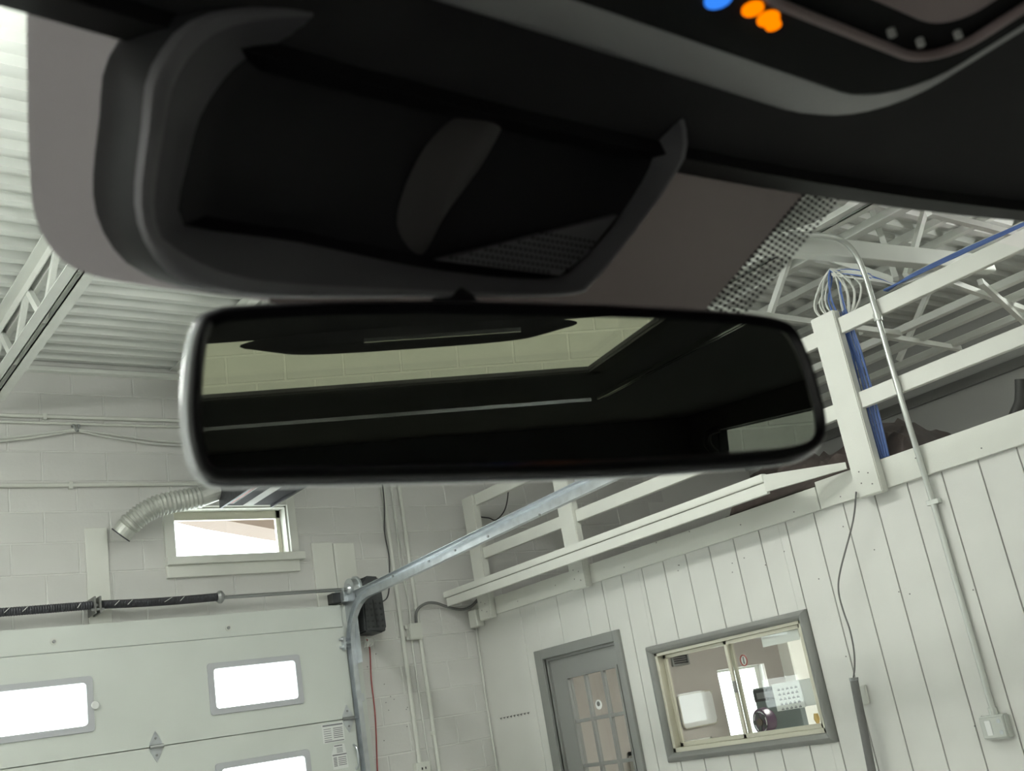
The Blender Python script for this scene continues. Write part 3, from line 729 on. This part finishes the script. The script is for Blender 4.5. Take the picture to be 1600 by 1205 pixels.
pipe('black_cable', 'thin black cable hanging down to the black opener', 'cable', [(4.262, 6.965, 4.2), (4.262, 6.965, 3.44), (4.228, 6.965, 3.146), (4.236, 6.965, 2.95), (4.205, 6.955, 2.76), (4.15, 6.93, 2.64), (4.03, 6.90, 2.60)], .005, 'blackcable', sm=8, n=6)
pipe('corner_cable', 'thin white cable running down the corner of the two walls', 'cable', [(4.920, 6.97, 2.38), (4.912, 6.975, 1.9), (4.915, 6.975, 0.3)], .007, 'cable', n=6)
pipe('loop_cable', 'thin dark cable looping behind the loft railing near the corner', 'cable', [(5.25, 6.70, 3.55), (5.27, 6.74, 3.40), (5.25, 6.80, 3.25), (5.22, 6.9, 3.19), (5.18, 6.95, 3.22), (5.0, 6.98, 3.25)], .005, 'blackcable', sm=8, n=6)

# ================================================================== CONDUIT, CORD AND CABLES ON THE PARTITION
cb = thing('steel_conduit', (4.91, 2.978, 1.25), 'long galvanised conduit down the board partition with a bend at its top', 'conduit')
mk('tube', gtube(catmull([(4.30, 2.97, 3.655), (4.60, 2.97, 3.690), (4.76, 2.970, 3.685), (4.830, 2.960, 3.62), (4.855, 2.955, 3.50), (4.856, 2.952, 3.30), (4.856, 2.952, 2.80), (4.890, 2.966, 2.5), (4.914, 2.977, 2.25), (4.916, 2.978, 1.9), (4.916, 2.978, 1.28)], 10), .0145, 12), 'emt', cb, smooth=True)
mk('coupling', gtube([(4.856, 2.952, 3.235), (4.856, 2.952, 3.275)], .021, 12), 'emt', cb)
mk('strap', gbox(4.898, 4.934, 2.94, 3.005, 2.275, 2.30), 'emt', cb, bevel=.002)
mk('connector', gtube([(4.916, 2.978, 1.275), (4.916, 2.978, 1.31)], .02, 12), 'emt', cb)
sb = thing('conduit_outlet', (4.905, 2.98, 1.17), 'galvanised double outlet box at the bottom of the steel conduit', 'outlet')
mk('box', gbox(4.885, 4.934, 2.915, 3.045, 1.172, 1.277), 'emt', sb, bevel=.006, seg=2)
mk('cover', gbox(4.879, 4.886, 2.922, 3.040, 1.178, 1.270), 'emt', sb, bevel=.003)
mk('socket', gbox(4.875, 4.880, 2.985, 3.015, 1.190, 1.258), 'paper', sb, bevel=.002)
mk('knockout', gtube([(4.880, 2.945, 1.25), (4.877, 2.945, 1.25)], .010, 10), 'galv', sb); mk('knockout', gtube([(4.880, 2.945, 1.20), (4.877, 2.945, 1.20)], .010, 10), 'galv', sb)
pipe('hanging_cord', 'thin grey cord hanging from the tall post down to the grey wand', 'cord', [(4.84, 3.335, 2.44), (4.84, 3.40, 2.30), (4.84, 3.55, 2.08), (4.845, 3.598, 1.98), (4.845, 3.60, 1.88), (4.845, 3.59, 1.78), (4.85, 3.60, 1.68), (4.85, 3.62, 1.60), (4.85, 3.645, 1.545)], .0045, 'greycable', sm=8, n=6)
wd = thing('grey_wand', (4.85, 3.66, 0.9), 'grey rod shaped handle hanging on the thin cord beside the window', 'rod')
mk('grip', gtube([(4.85, 3.645, 1.535), (4.85, 3.648, 1.50), (4.85, 3.70, 0.75)], .021, 14), 'greycable', wd, smooth=True)
mk('cap', gtube([(4.85, 3.644, 1.545), (4.85, 3.645, 1.53)], .023, 14), 'shaft', wd)
tag(mk('switch_plate', gbox(4.915, 4.934, 3.64, 3.70, 1.405, 1.50), 'pvc', bevel=.004), 'small white switch plate half hidden behind the grey rod', 'switch')
# coil of network cables beside the tall post
cc = thing('cable_coil', (4.95, 3.2, 3.4), 'hanging coil of white and blue network cables above the tall post', 'cables')
for k in range(14):
    t = k / 13; wv = .015 + .10 * abs(t - .5) * 2 * (1 if k % 2 else .8); s = -1 if t > .5 else 1
    yb = 3.215 - .09 * (t - .5)
    pts = [(4.93, 3.19, 3.645), (4.93 + .02 * (k % 3), 3.20 + s * wv * .7, 3.60), (4.94 + .01 * (k % 2), yb + s * wv, 3.50), (4.945, yb + s * wv * .8, 3.42), (4.95, yb + .02 * s, 3.36)]
    mk('blue_loop' if k in (5, 6, 8) else 'white_loop', gtube(catmull(pts, 6), .0055, 6), 'blue' if k in (5, 6, 8) else 'cable', cc, smooth=True)
for k in range(7):
    mk('blue_run' if k in (2, 3) else 'white_run', gtube(catmull([(4.93, 3.19, 3.645 - .006 * k), (4.94, 3.05, 3.565 + .012 * (k % 3) - .006 * k), (4.95, 2.93, 3.48 - .004 * k), (4.95, 2.83, 3.40), (4.95, 2.6, 3.372)], 6), .005, 6), 'blue' if k in (2, 3) else 'cable', cc, smooth=True)
bc = thing('blue_cables', (4.94, 2.2, 3.36), 'blue network cables lying along the top of the upper right railing board', 'cables')
for k in range(6):
    mk('white_cable' if k == 5 else 'cable', gtube(catmull([(4.93 + .007 * k, 2.92, 3.40), (4.93 + .007 * k, 2.75, 3.40 + .005 * k), (4.93 + .007 * k, 2.45, 3.395 + .006 * k), (4.93 + .007 * k, 2.1, 3.39 + .004 * k), (4.93 + .007 * k, 1.2, 3.385)], 5), .006, 6), 'cable' if k == 5 else 'blue', bc, smooth=True)
bd = thing('blue_cable_drop', (4.95, 3.2, 2.6), 'bundle of blue cables dropping behind the right side of the tall post', 'cables')
for k in range(5):
    yy = 3.152 + .014 * k
    mk('cable', gtube(catmull([(4.935 + .006 * (k % 3), yy + .02, 3.40), (4.935 + .006 * (k % 2), yy + .006 * math.sin(k), 3.2), (4.94, yy + .008 * math.sin(2 * k), 3.0), (4.94, yy + .004 * k, 2.8), (4.94, yy + .01, 2.58)], 6), .0065, 6), 'blue', bd, smooth=True)
# row of small hooks by the door
hk = thing('hook_row', (4.93, 6.7, 1.68), 'row of small dark hooks on the partition left of the office door', 'hooks')
for k in range(9):
    yy = 6.84 - .042 * k
    mk('hook', gtube([(4.934, yy, 1.692), (4.922, yy + .008, 1.690), (4.920, yy - .008, 1.683)], .003, 6), 'greycable', hk)

# ================================================================== IN THE OFFICE
def paper(name, x, y0, y1, z0, z1, label, cat, lines=None):
    t = thing(name, (x, (y0 + y1) / 2, z0), label, cat)
    mk('sheet', gprism([(x, p[0], p[1]) for p in ((y0, z0), (y1, z0), (y1, z1), (y0, z1))], (.0008, 0, 0)), 'paper', t)
    if lines: mk('print', join([gbox(x - .0008, x - .0002, a, b, c, d) for a, b, c, d in lines]), 'print', t)
    return t
xw = XB + .0315
gl = []
for i in range(5):
    for j in range(5):
        yy = 4.245 - .031 * j; zz = 1.548 - .026 * i
        gl += [(yy - .009, yy + .009, zz - .004, zz + .003), (yy - .006, yy + .004, zz + .005, zz + .008)]
paper('calendar_sheet', xw, 4.085, 4.288, 1.437, 1.584, 'white calendar sheet with a printed grid taped to the office window', 'paper', gl)
paper('notice_sheet', xw + .003, 4.015, 4.10, 1.44, 1.582, 'blank white sheet tapped beside the calendar on the office window'.replace('tapped', 'taped'), 'paper')
paper('lamp_reflection_card', xw, 4.015, 4.285, 1.79, 1.862, 'wide white card standing for a lamp reflection in the top corner of the office window', 'paper')  # white card in place of a lamp mirrored in the pane
sg = thing('no_smoking_sticker', (xw, 4.45, 1.742), 'small round red ringed sticker on the office window', 'sticker')
ring_ = [(xw, 4.45 + .024 * math.cos(a * .2618), 1.742 + .030 * math.sin(a * .2618)) for a in range(25)]
mk('ring', gtube(ring_, .004, 6), 'red', sg); mk('disc', gprism([(xw + .002, 4.45 + .022 * math.cos(a * .2618), 1.742 + .027 * math.sin(a * .2618)) for a in range(24)], (.0006, 0, 0)), 'paper', sg)
mk('bar', gbox(xw - .001, xw + .001, 4.445, 4.455, 1.722, 1.762), 'print', sg)
gb = thing('green_board', (5.3, 4.6, 1.2), 'dark green-grey upright board with a black header in the office', 'board')
mk('panel', gbox(5.45, 5.50, 4.53, 4.865, 1.305, 1.58), 'green', gb, bevel=.004)
mk('header', gbox(5.44, 5.452, 4.54, 4.86, 1.50, 1.57), 'black', gb, bevel=.003)
mk('display', gbox(5.436, 5.442, 4.68, 4.83, 1.515, 1.552), 'print', gb)
mk('stand', gbox(5.43, 5.52, 4.58, 4.82, 1.2895, 1.305), 'black', gb)
fn = thing('desk_fan', (5.25, 4.66, 1.30), 'small purple desk fan behind the office window', 'fan')
def fan_c(r, n=24): return [(5.2, 4.635 + r * .8 * math.cos(2 * math.pi * k / n), 1.388 + r * math.sin(2 * math.pi * k / n)) for k in range(n)]
mk('body', gloft([fan_c(.075), [(x + .05, y, z) for x, y, z in fan_c(.08)], [(x + .09, y, z) for x, y, z in fan_c(.06)]]), 'purple', fn, smooth=True)
mk('ring', gtube(fan_c(.058) + fan_c(.058)[:1], .004, 6), 'galv', fn); mk('hub', gtube([(5.20, 4.635, 1.388), (5.19, 4.635, 1.388)], .022, 14), 'tan', fn)
for k in range(5):
    a = k * 1.2566
    mk('blade', gbar((5.198, 4.635 + .02 * math.cos(a), 1.388 + .02 * math.sin(a)), (5.198, 4.635 + .05 * math.cos(a), 1.388 + .06 * math.sin(a)), .004, .024, (0, -math.sin(a), math.cos(a))), 'black', fn)
mk('foot', gbox(5.19, 5.28, 4.58, 4.69, 1.290, 1.318), 'purple', fn, bevel=.006)
tag(mk('counter', gbox(5.05, 5.75, 2.2, 5.35, 1.255, 1.289), 'officewall', bevel=.004), 'pale counter top below the office window', 'counter')
wb = thing('reflection_board', (7.05, 6.97, 1.36), 'white rounded board standing for a garage door window reflected in the left window half', 'reflection_board')  # board added for a garage door window mirrored in the office glass
mk('board', gloft([[(x, 6.975, z) for x, y, z in rrect(6.86, 7.27, 1.37, 1.645, .03, 0)], [(x, 6.955, z) for x, y, z in rrect(6.86, 7.27, 1.37, 1.645, .03, 0)]]), 'paper', wb)
mk('edge', gtube([(x, 6.955, z) for x, y, z in rrect(6.86, 7.27, 1.37, 1.645, .03, 0)], .006, 6), 'alu', wb)
vt = thing('air_vent', (6.9, 6.97, 1.85), 'dark louvred air vent high on the office wall, seen in the window corner', 'vent')
mk('frame', holed('y', 6.885, 7.085, 1.885, 1.985, 6.955, 6.98, [(6.90, 7.07, 1.90, 1.97)]), 'greytrim', vt)
for k in range(4): mk('slat', gbox(6.90, 7.07, 6.962, 6.972, 1.903 + .018 * k, 1.913 + .018 * k), 'black', vt)
tr = thing('brass_trophy', (5.2, 4.22, 1.289), 'tiny brass ornament at the right end of the office window sill', 'ornament')
mk('base', gbox(5.18, 5.22, 4.195, 4.245, 1.289, 1.31), 'brass', tr, bevel=.003)
mk('stem', gtube([(5.2, 4.22, 1.31), (5.2, 4.22, 1.33), (5.2, 4.22, 1.36), (5.2, 4.22, 1.39)], .01, 12, rfun=lambda i: (.012, .006, .018, .012)[i]), 'brass', tr, smooth=True)
tag(mk('white_cuboid', gbox(7.0, 7.18, 5.78, 5.90, 0.0, 1.92), 'white', bevel=.01), 'tall narrow white cabinet in the middle of the office', 'cuboid')  # plain white cuboid filling a pale upright strip
tag(mk('office_shelf', join([gbox(6.2, 6.9, 6.7, 6.97, .95, .98), gbox(6.2, 6.9, 6.7, 6.97, 1.25, 1.28), gbox(6.2, 6.22, 6.7, 6.97, 0, 1.28), gbox(6.88, 6.9, 6.7, 6.97, 0, 1.28)]), 'white'), 'low white shelf seen through the office door panes', 'shelf')

# ================================================================== LAMPS UNDER THE ROOF (unseen, several added to brighten ceiling, walls and loft)
def tube_lamp(x, y, label, z=3.80, sides=(-1, 1)):
    t = thing('unseen_tube_lamp', (x, y, z), label, 'lamp', 'fluorescent lamps under the roof')
    mk('housing', gbox(x - .03, x + .03, y - .62, y + .62, z - .02, z + .03), 'white', t, bevel=.004)
    for s in sides: mk('tube', gtube([(x + s * .065, y - .6, z), (x + s * .065, y + .6, z)], .019, 8), 'tube', t)
    mk('rod', join([gtube([(x, y - .5, z + .03), (x, y - .5, ZC)], .004, 6), gtube([(x, y + .5, z + .03), (x, y + .5, ZC)], .004, 6)]), 'shaft', t)
LAMPS = ((-0.3, 5.3), (-2.2, 0.8), (-2.2, -4.2), (0.2, 3.2), (0.9, -3.2), (2.4, -0.9), (2.6, -4.2), (2.9, 4.0))  # first and last added to brighten the ceiling, block wall and loft
for k, (x, y) in enumerate(LAMPS):
    tube_lamp(x, y, ('unseen fluorescent lamp added close above the garage door', 'fluorescent lamp by the left wall halfway down the bay', 'fluorescent lamp by the left wall near the back', 'fluorescent lamp over the front of the car',
                     'fluorescent lamp over the rear of the car', 'fluorescent lamp along the partition halfway down', 'fluorescent lamp along the partition near the back', 'unseen fluorescent lamp added between the garage door track and the loft railing')[k], sides=(-1,) if k == 5 else (-1, 1))
tube_lamp(7.3, 2.2, 'unseen single tube lamp added to brighten the storage loft near the grey wall', 3.95, (-1,))  # added out of view to brighten the loft
t = thing('added_office_lamp', (6.6, 4.2, 2.45), 'unseen flat lamp added on the office ceiling to light the room', 'lamp')  # added out of view to light the office
mk('housing', gbox(6.3, 6.9, 3.6, 4.8, 2.46, 2.5), 'white', t); mk('diffuser', gbox(6.33, 6.87, 3.63, 4.77, 2.45, 2.46), 'oflamp', t)

# ================================================================== THE CAR CABIN
car = thing('car_cabin', (0.25, -0.6, 0.4), 'black car cabin with headliner, windscreen and sunroof around the viewer', 'car')
KW = 1.4
NW = Vector((0, KW, 1)).normalized(); SD = Vector((0, 1, -KW)).normalized(); PW = Vector((0, .33, 1.80))
def ws(a, b, off=0.0): return Vector((a, 0, 0)) + PW - NW * off + SD * b     # a = across, b = down the glass, off = toward the inside
def gridsheet(fun, nu, nv, ext):
    v = [fun(i / nu, j / nv) for i in range(nu + 1) for j in range(nv + 1)]
    f = []
    for i in range(nu):
        for j in range(nv):
            k = i * (nv + 1) + j; f.append((k, k + 1, k + nv + 2, k + nv + 1))
    n = len(v); e = Vector(ext)
    v2 = [tuple(Vector(p) + e) for p in v]; f2 = [tuple(i + n for i in reversed(t)) for t in f]
    rim = [i * (nv + 1) for i in range(nu + 1)] + [nu * (nv + 1) + j for j in range(1, nv + 1)] + [i * (nv + 1) + nv for i in range(nu - 1, -1, -1)] + [j for j in range(nv - 1, 0, -1)]
    s = [(rim[i], rim[(i + 1) % len(rim)], rim[(i + 1) % len(rim)] + n, rim[i] + n) for i in range(len(rim))]
    return [tuple(p) for p in v] + v2, f + f2 + s
def head(u, vv):
    x = -.62 + u * 1.74
    yf = .318 - .22 * (x - .25) ** 2
    y = -.56 + vv * (yf + .56)
    t = max(0, (y + .05) / (yf + .05))
    return (x, y, 1.83 - .03 * t * t)
hl = mk('headliner', gridsheet(head, 40, 24, (0, 0, .006)), 'headliner', car, smooth=True)
mk('headliner_rear', holed('z', -.62, 1.12, -2.7, -.56, 1.83, 1.836, [(-.16, .535, -1.12, -.561)]), 'headliner', car)
mk('roof_edge_trim', gridsheet(lambda u, vv: (lambda x: (x, .318 - .22 * (x - .25) ** 2 - .012 + .018 * vv, 1.799 - .004 * (1 - vv)))(-.62 + u * 1.74), 40, 2, (0, 0, .03)), 'cabin', car, smooth=True)
mk('sunroof_glass', gbox(-.30, .66, -1.50, -.40, 1.842, 1.846), 'tint', car)
mk('roof_skin', holed('z', -.66, 1.16, -2.72, .30, 1.850, 1.856, [(-.28, .64, -1.48, -.42)]), 'cabin', car)
mk('sunroof_frame', join([gbox(.536, .560, -1.15, -.56, 1.826, 1.83), gbox(-.16, .560, -1.15, -1.121, 1.826, 1.83)]), 'cabin', car)
mk('sunroof_seam', join([gbox(.648, .653, -1.66, -.35, 1.823, 1.83), gbox(.664, .667, -1.66, -.35, 1.826, 1.83), gbox(-.5, .640, -1.69, -1.685, 1.8225, 1.83)]), 'chrome', car)
sv = mk('dome_bulge', gloft([[(.23 + (.20 - .05 * t) * math.copysign(abs(math.cos(a)) ** .6, math.cos(a)), -.60 + (.07 - .03 * t) * math.sin(a), 1.83 - .011 * t) for a in [2 * math.pi * k / 28 for k in range(28)]] for t in (0, .5, .85, 1)]), 'headliner', car, smooth=True)
mk('chrome_strip', gbar((.175, -.553, 1.8205), (.355, -.553, 1.8205), .004, .005), 'chrome', sv)
# windscreen and frit
mk('windscreen', gprism([ws(-.55, -.01), ws(1.08, -.01), ws(1.22, .95), ws(-.72, .95)], NW * .005), 'wscreen', car)
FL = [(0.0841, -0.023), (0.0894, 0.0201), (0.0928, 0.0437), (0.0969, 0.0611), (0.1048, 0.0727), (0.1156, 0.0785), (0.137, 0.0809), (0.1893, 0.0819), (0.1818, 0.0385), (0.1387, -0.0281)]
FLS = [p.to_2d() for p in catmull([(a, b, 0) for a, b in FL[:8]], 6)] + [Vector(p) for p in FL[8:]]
mk('frit_left_lit', ([tuple(ws(a, b, .0008)) for a, b in FLS], [tuple(range(len(FLS)))]), 'fritlit', car)  # left part of the frit, its brighter light painted as a paler film
FR = [(0.1893, 0.0825), (0.28, 0.0815), (0.3502, 0.0788), (0.438, 0.0633), (0.497, -0.0118), (0.5036, -0.0237), (0.1887, -0.0269), (.1878, .0385)]
mk('frit_band', ([tuple(ws(a, b, .0008)) for a, b in FR], [tuple(range(len(FR)))]), 'frit', car)
gdots = []
A0, A1 = Vector((.438, .0633)), Vector((.5036, -.0237))
ax = (A1 - A0).normalized(); pr = Vector((-ax.y, ax.x)); pr = pr if pr.x > 0 else -pr
Ld = (A1 - A0).length; st_ = .0034
for i in range(int(Ld / st_) + 2):
    for j in range(7):
        rr = .00125 * (1.05 - j * .03)
        c = A0 + ax * (i * st_ + (j % 2) * st_ / 2) + pr * (j * .0037 + .0012)
        gdots.append(gprism([ws(c.x + rr * 1.25 * math.cos(q * 1.0472), c.y + rr * .9 * math.sin(q * 1.0472), .0008) for q in range(6)], -NW * .0006))
fd_ = mk('frit_dots', join(gdots), 'dots', car); fd_['kind'] = 'stuff'
# body sides, rear and lower shell
def side(x, s):
    xs = sorted((x, x + s * .05))
    p = mk('door_panel', gbox(xs[0], xs[1], -2.7, .95, .35, 1.22), 'cabin', car)
    mk('roof_rail', gbox(xs[0], xs[1], -2.7, .2, 1.768, 1.86), 'cabin', car)
    mk('pillar', gbox(xs[0], xs[1], -2.7, -2.46, 1.22, 1.768), 'cabin', car); mk('pillar', gbox(xs[0], xs[1], -.62, -.48, 1.22, 1.768), 'cabin', car)
    mk('side_glass', gbox(x + s * .02, x + s * .024, -2.46, -.62, 1.22, 1.768), 'sidetint', car)
    mk('front_pillar', gbar((x - .0 * s, .22, 1.80), (x + .07 * s, .93, 1.12), .05, .07), 'cabin', car)
side(1.13, 1); side(-.63, -1)
mk('coat_handle', gtube(catmull([(1.125, -2.36, 1.77), (1.10, -2.38, 1.76), (1.10, -2.40, 1.73), (1.125, -2.41, 1.70)], 5), .012, 8), 'cabin', car, smooth=True)
mk('rear_panel', holed('y', -.68, 1.18, .35, 1.86, -2.75, -2.70, [(-.45, .95, 1.25, 1.62)]), 'cabin', car)
mk('rear_glass', gbox(-.45, .95, -2.73, -2.726, 1.25, 1.62), 'tint', car)
mk('floor_pan', gbox(-.68, 1.18, -2.7, .98, .35, .40), 'cabin', car)
mk('dashboard', gprism([(-.62, .55, 1.02), (-.62, .98, 1.10), (-.62, .98, .40), (-.62, .62, .40)], (1.74, 0, 0)), 'cabin', car)
mk('rear_seat', gbox(-.5, 1.0, -1.9, -1.65, .7, 1.30), 'cabin', car, bevel=.05, seg=3)
for xs in (-.45, .45): mk('front_seat', gbox(xs, xs + .5, -.62, -.48, .6, 1.18), 'cabin', car, bevel=.05, seg=3)

# ---- sensor cover on the windscreen
CV = [(0.1218, 0.0506), (0.12, 0.0225), (0.1208, 0.0009), (0.1376, -0.02), (0.1896, -0.0345), (0.2741, -0.0442), (0.3472, -0.0393), (0.3692, -0.018), (0.3624, 0.0026), (0.3474, 0.0274), (0.3309, 0.052), (0.3159, 0.0602), (0.2365, 0.0695), (0.1754, 0.0758), (0.1478, 0.0748), (0.1323, 0.0677)]
PK = [(0.1421, 0.0533), (0.1411, 0.0318), (0.1456, 0.0086), (0.1624, -0.0129), (0.2036, -0.0265), (0.2786, -0.0342), (0.3420, -0.0294), (0.3610, -0.0121), (0.3500, 0.0187), (0.3315, 0.0437), (0.3126, 0.0550), (0.2517, 0.0578), (0.1927, 0.0547), (0.1616, 0.0546)]
def resample(P, n, start=None):
    """closed 2D outline -> n points by angle about its centre, so that nested outlines match"""
    C = Vector((.245, .015)); D = [p.to_2d() for p in catmull([(a, b, 0) for a, b in P], 16, True)]
    out = []
    for k in range(n):
        th = 2 * math.pi * k / n; d = Vector((math.cos(th), math.sin(th))); best = None
        for i in range(len(D)):
            p, q = D[i] - C, D[(i + 1) % len(D)] - C
            den = d.x * (q.y - p.y) - d.y * (q.x - p.x)
            if abs(den) < 1e-12: continue
            t = (p.x * (q.y - p.y) - p.y * (q.x - p.x)) / den; s = (p.x * d.y - p.y * d.x) / den
            if t > 0 and -1e-6 <= s <= 1 + 1e-6 and (best is None or t > best): best = t
        out.append(C + d * best)
    return out
NR = 120
co = resample(CV, NR); pk = resample(PK, NR)
def mixr(t, off): return [ws(a.x * (1 - t) + b.x * t, a.y * (1 - t) + b.y * t, off) for a, b in zip(co, pk)]
def grow(s, off): return [ws(.245 + (a.x - .245) * s, .015 + (a.y - .015) * s, off) for a in co]
cvr = thing('sensor_cover', ws(.245, .02, .02), 'dark moulded sensor cover on the windscreen above the mirror', 'cover')
mk('shaded_skirt', gloft([grow(1.05, .001), grow(1.045, .012), grow(1.02, .024), grow(1.0, .029)], True, False), 'shaded_skirt', cvr, smooth=True)  # outer side of the cover, shade put into a darker colour
mk('highlit_ridge', gloft([grow(1.0, .029), mixr(.08, .0318), mixr(.20, .0325), mixr(.32, .0312)], False, False), 'highlit_ridge', cvr, smooth=True)  # rim of the cover, highlight put into a lighter colour
mk('inner_slope', gloft([mixr(.32, .0312), mixr(.55, .0280), mixr(.8, .0235), mixr(1.0, .0185)], False, False), 'cover', cvr, smooth=True)
mk('pocket', gloft([mixr(1.0, .0185), [ws(.245 + (p.x - .245) * .9, .015 + (p.y - .015) * .9, .012) for p in pk]], False, True), 'pocket', cvr, smooth=True)
GRL = [(0.252, 0.0535), (0.3183, 0.0524), (0.3318, 0.0409), (0.345, 0.0206), (0.3021, 0.0359)]
gr = mk('speaker_grille', gprism([ws(a, b, .0215) for a, b in GRL], NW * .004), 'cover', cvr)
gg = []
for i in range(30):
    for j in range(7):
        a = .258 + i * .0028 + (j % 2) * .0014; b = .0515 - j * .0028
        if b > .0525 - (a - .252) * .0165 or b < .0359 + (.3021 - a) * .35 and a < .3021: continue
        if a > .331 - (0.0524 - b) * -.9 - .012 and a > .318 + (0.0524 - b) * 1.1 - .003: continue
        gg.append(gprism([ws(a + .0008 * math.cos(q * 1.5708), b + .0008 * math.sin(q * 1.5708), .0216) for q in range(4)], -NW * .0005))
mk('grille_holes', join(gg), 'pocket', gr)['kind'] = 'stuff'
BG = [(0.2383, 0.0366), (0.2403, 0.0179), (0.2492, 0.0019), (0.2685, -0.0123), (0.2733, -0.0066), (0.2676, 0.0106), (0.2562, 0.0313), (0.2498, 0.0457)]
bc_ = Vector((.254, .016)); bb = [p.to_2d() for p in catmull([(a, b, 0) for a, b in BG], 6, True)]
mk('pocket_bulge', gloft([[ws(bc_.x + (p.x - bc_.x) * s, bc_.y + (p.y - bc_.y) * s, o) for p in bb] for s, o in ((1.25, .0125), (1.0, .0150), (.75, .0168), (.4, .0180), (.08, .0185))]), 'pale_bulge', cvr, smooth=True)  # bulge coloured paler than the pocket around it

# ---- overhead console
def ring2(P, z, n=6): return [Vector((p.x, p.y, z)) for p in catmull([(a, b, 0) for a, b in P], n, True)]
def rr2(x0, x1, y0, y1, r, z, n=8):
    P = []
    for (cx, cy, a0) in ((x1 - r, y1 - r, 0), (x0 + r, y1 - r, 90), (x0 + r, y0 + r, 180), (x1 - r, y0 + r, 270)):
        for k in range(n + 1):
            a = math.radians(a0 + 90 * k / n); P.append(Vector((cx + r * math.cos(a), cy + r * math.sin(a), z)))
    return P
oc = thing('overhead_console', (.26, .12, 1.785), 'black overhead console with a rounded edge lightened as a highlight and orange and blue indicator lights', 'console')
mk('bevel_edge', gloft([rr2(.06, .453, -.08, .262, .05, 1.812), rr2(.062, .451, -.078, .260, .05, 1.802), rr2(.080, .432, -.06, .243, .042, 1.788), rr2(.092, .421, -.05, .222, .036, 1.784)], False, False), 'console_lit_edge', oc, smooth=True)  # windscreen light on the bevel put into its grey
pl = mk('face_panel', gloft([rr2(.092, .421, -.05, .222, .036, 1.7845), rr2(.094, .419, -.048, .220, .036, 1.783)]), 'console', oc)
rg = rr2(.285, .405, .02, .190, .022, 1.7815)
mk('lamp_surround', gtube(rg + rg[:1], .0022, 6), 'pink', oc, smooth=True)
mk('map_lamp_lens', gloft([rr2(.325, .388, .05, .174, .016, 1.783), rr2(.328, .385, .053, .171, .016, 1.7795)]), 'pink', oc, bevel=0)
for x, y in ((.366, .183), (.384, .182), (.395, .172)): mk('lens_clip', gtube([(x, y, 1.783), (x, y, 1.7800)], .0017, 8), 'paper', oc)
for nme, x, y, mt, r in (('blue_indicator', .2845, .1985, 'bluelit', .0050), ('orange_indicator', .3012, .197, 'orange', .0040), ('orange_indicator', .3115, .1985, 'orange', .0042), ('orange_indicator', .3165, .2005, 'orange', .0030)):
    mk(nme, gtube([(x, y, 1.783), (x, y, 1.7818)], r, 12), mt, oc)

# ---- the rear view mirror
PC = Vector((0.240167, 0.297276, 1.668123)); MN = Vector((0.271336, 0.956052, 0.111089)).normalized()
MU = Vector((0.962007, -0.273026, 0)); MV = MU.cross(MN)
if MV.z < 0: MV = -MV
def mp(a, b, d=0.0): return PC + MU * a + MV * b + MN * d           # d > 0 is away from the viewer
MO = [(-0.1039, -0.0246), (-0.1084, -0.0226), (-0.1116, -0.0168), (-0.1129, -0.003), (-0.1107, 0.0163), (-0.1074, 0.0283), (-0.1019, 0.0328), (-0.0881, 0.0346), (-0.0431, 0.0354), (0.0059, 0.0342), (0.0596, 0.0319), (0.1031, 0.0286), (0.1226, 0.0258), (0.1311, 0.0209), (0.1357, 0.0079), (0.1378, -0.0084), (0.1379, -0.0192), (0.1349, -0.0269), (0.1261, -0.0313), (0.1058, -0.0328), (0.0487, -0.0323), (-0.0029, -0.0302), (-0.0498, -0.0278), (-0.0928, -0.0255)]
mo = [p.to_2d() for p in catmull([(a, b, 0) for a, b in MO], 6, True)]
def inset(P, d):
    out = []; n = len(P)
    for i in range(n):
        t = (P[(i + 1) % n] - P[i - 1]).normalized(); nrm = Vector((-t.y, t.x))
        out.append(P[i] + nrm * d)
    area = sum(P[i - 1].x * P[i].y - P[i].x * P[i - 1].y for i in range(n))
    if area < 0: out = [P[i] * 2 - out[i] for i in range(n)]
    return out
rm = thing('rearview_mirror', mp(0.012, 0, .02), 'black framed interior rear view mirror reflecting the sunroof', 'mirror')
R_ = lambda ins, d: [mp(p.x, p.y, d) for p in inset(mo, ins)]
mk('bezel', gloft([R_(.0000, .0030), R_(.0004, .0008), R_(.0014, -.0006), R_(.0028, -.0008), R_(.0040, .0004), R_(.0048, .0022)], False, False), 'bezel', rm, smooth=True)
mk('glass', gloft([R_(.0046, .0020), R_(.0044, .0034)]), 'mirror', rm)
mk('rim', gloft([R_(.0000, .0029), R_(-.0014, .0050), R_(-.0018, .0085), R_(.0004, .0115)], False, False), 'rim', rm, smooth=True)
mk('back_shell', gloft([R_(.0004, .0114), R_(.004, .018), R_(.012, .026), R_(.022, .030)], True, True), 'bezel', rm, smooth=True)
mk('ball_joint', gtube([mp(.015, .004, .028), mp(.015, .008, .045), mp(.015, .016, .06)], .011, 14), 'cabin', rm, smooth=True)
mk('stalk', gtube(catmull([mp(.015, .012, .05), mp(.015, .035, .07), ws(.262, .075, .035), ws(.262, .07, .022)], 6), .009, 12), 'cabin', rm, smooth=True)
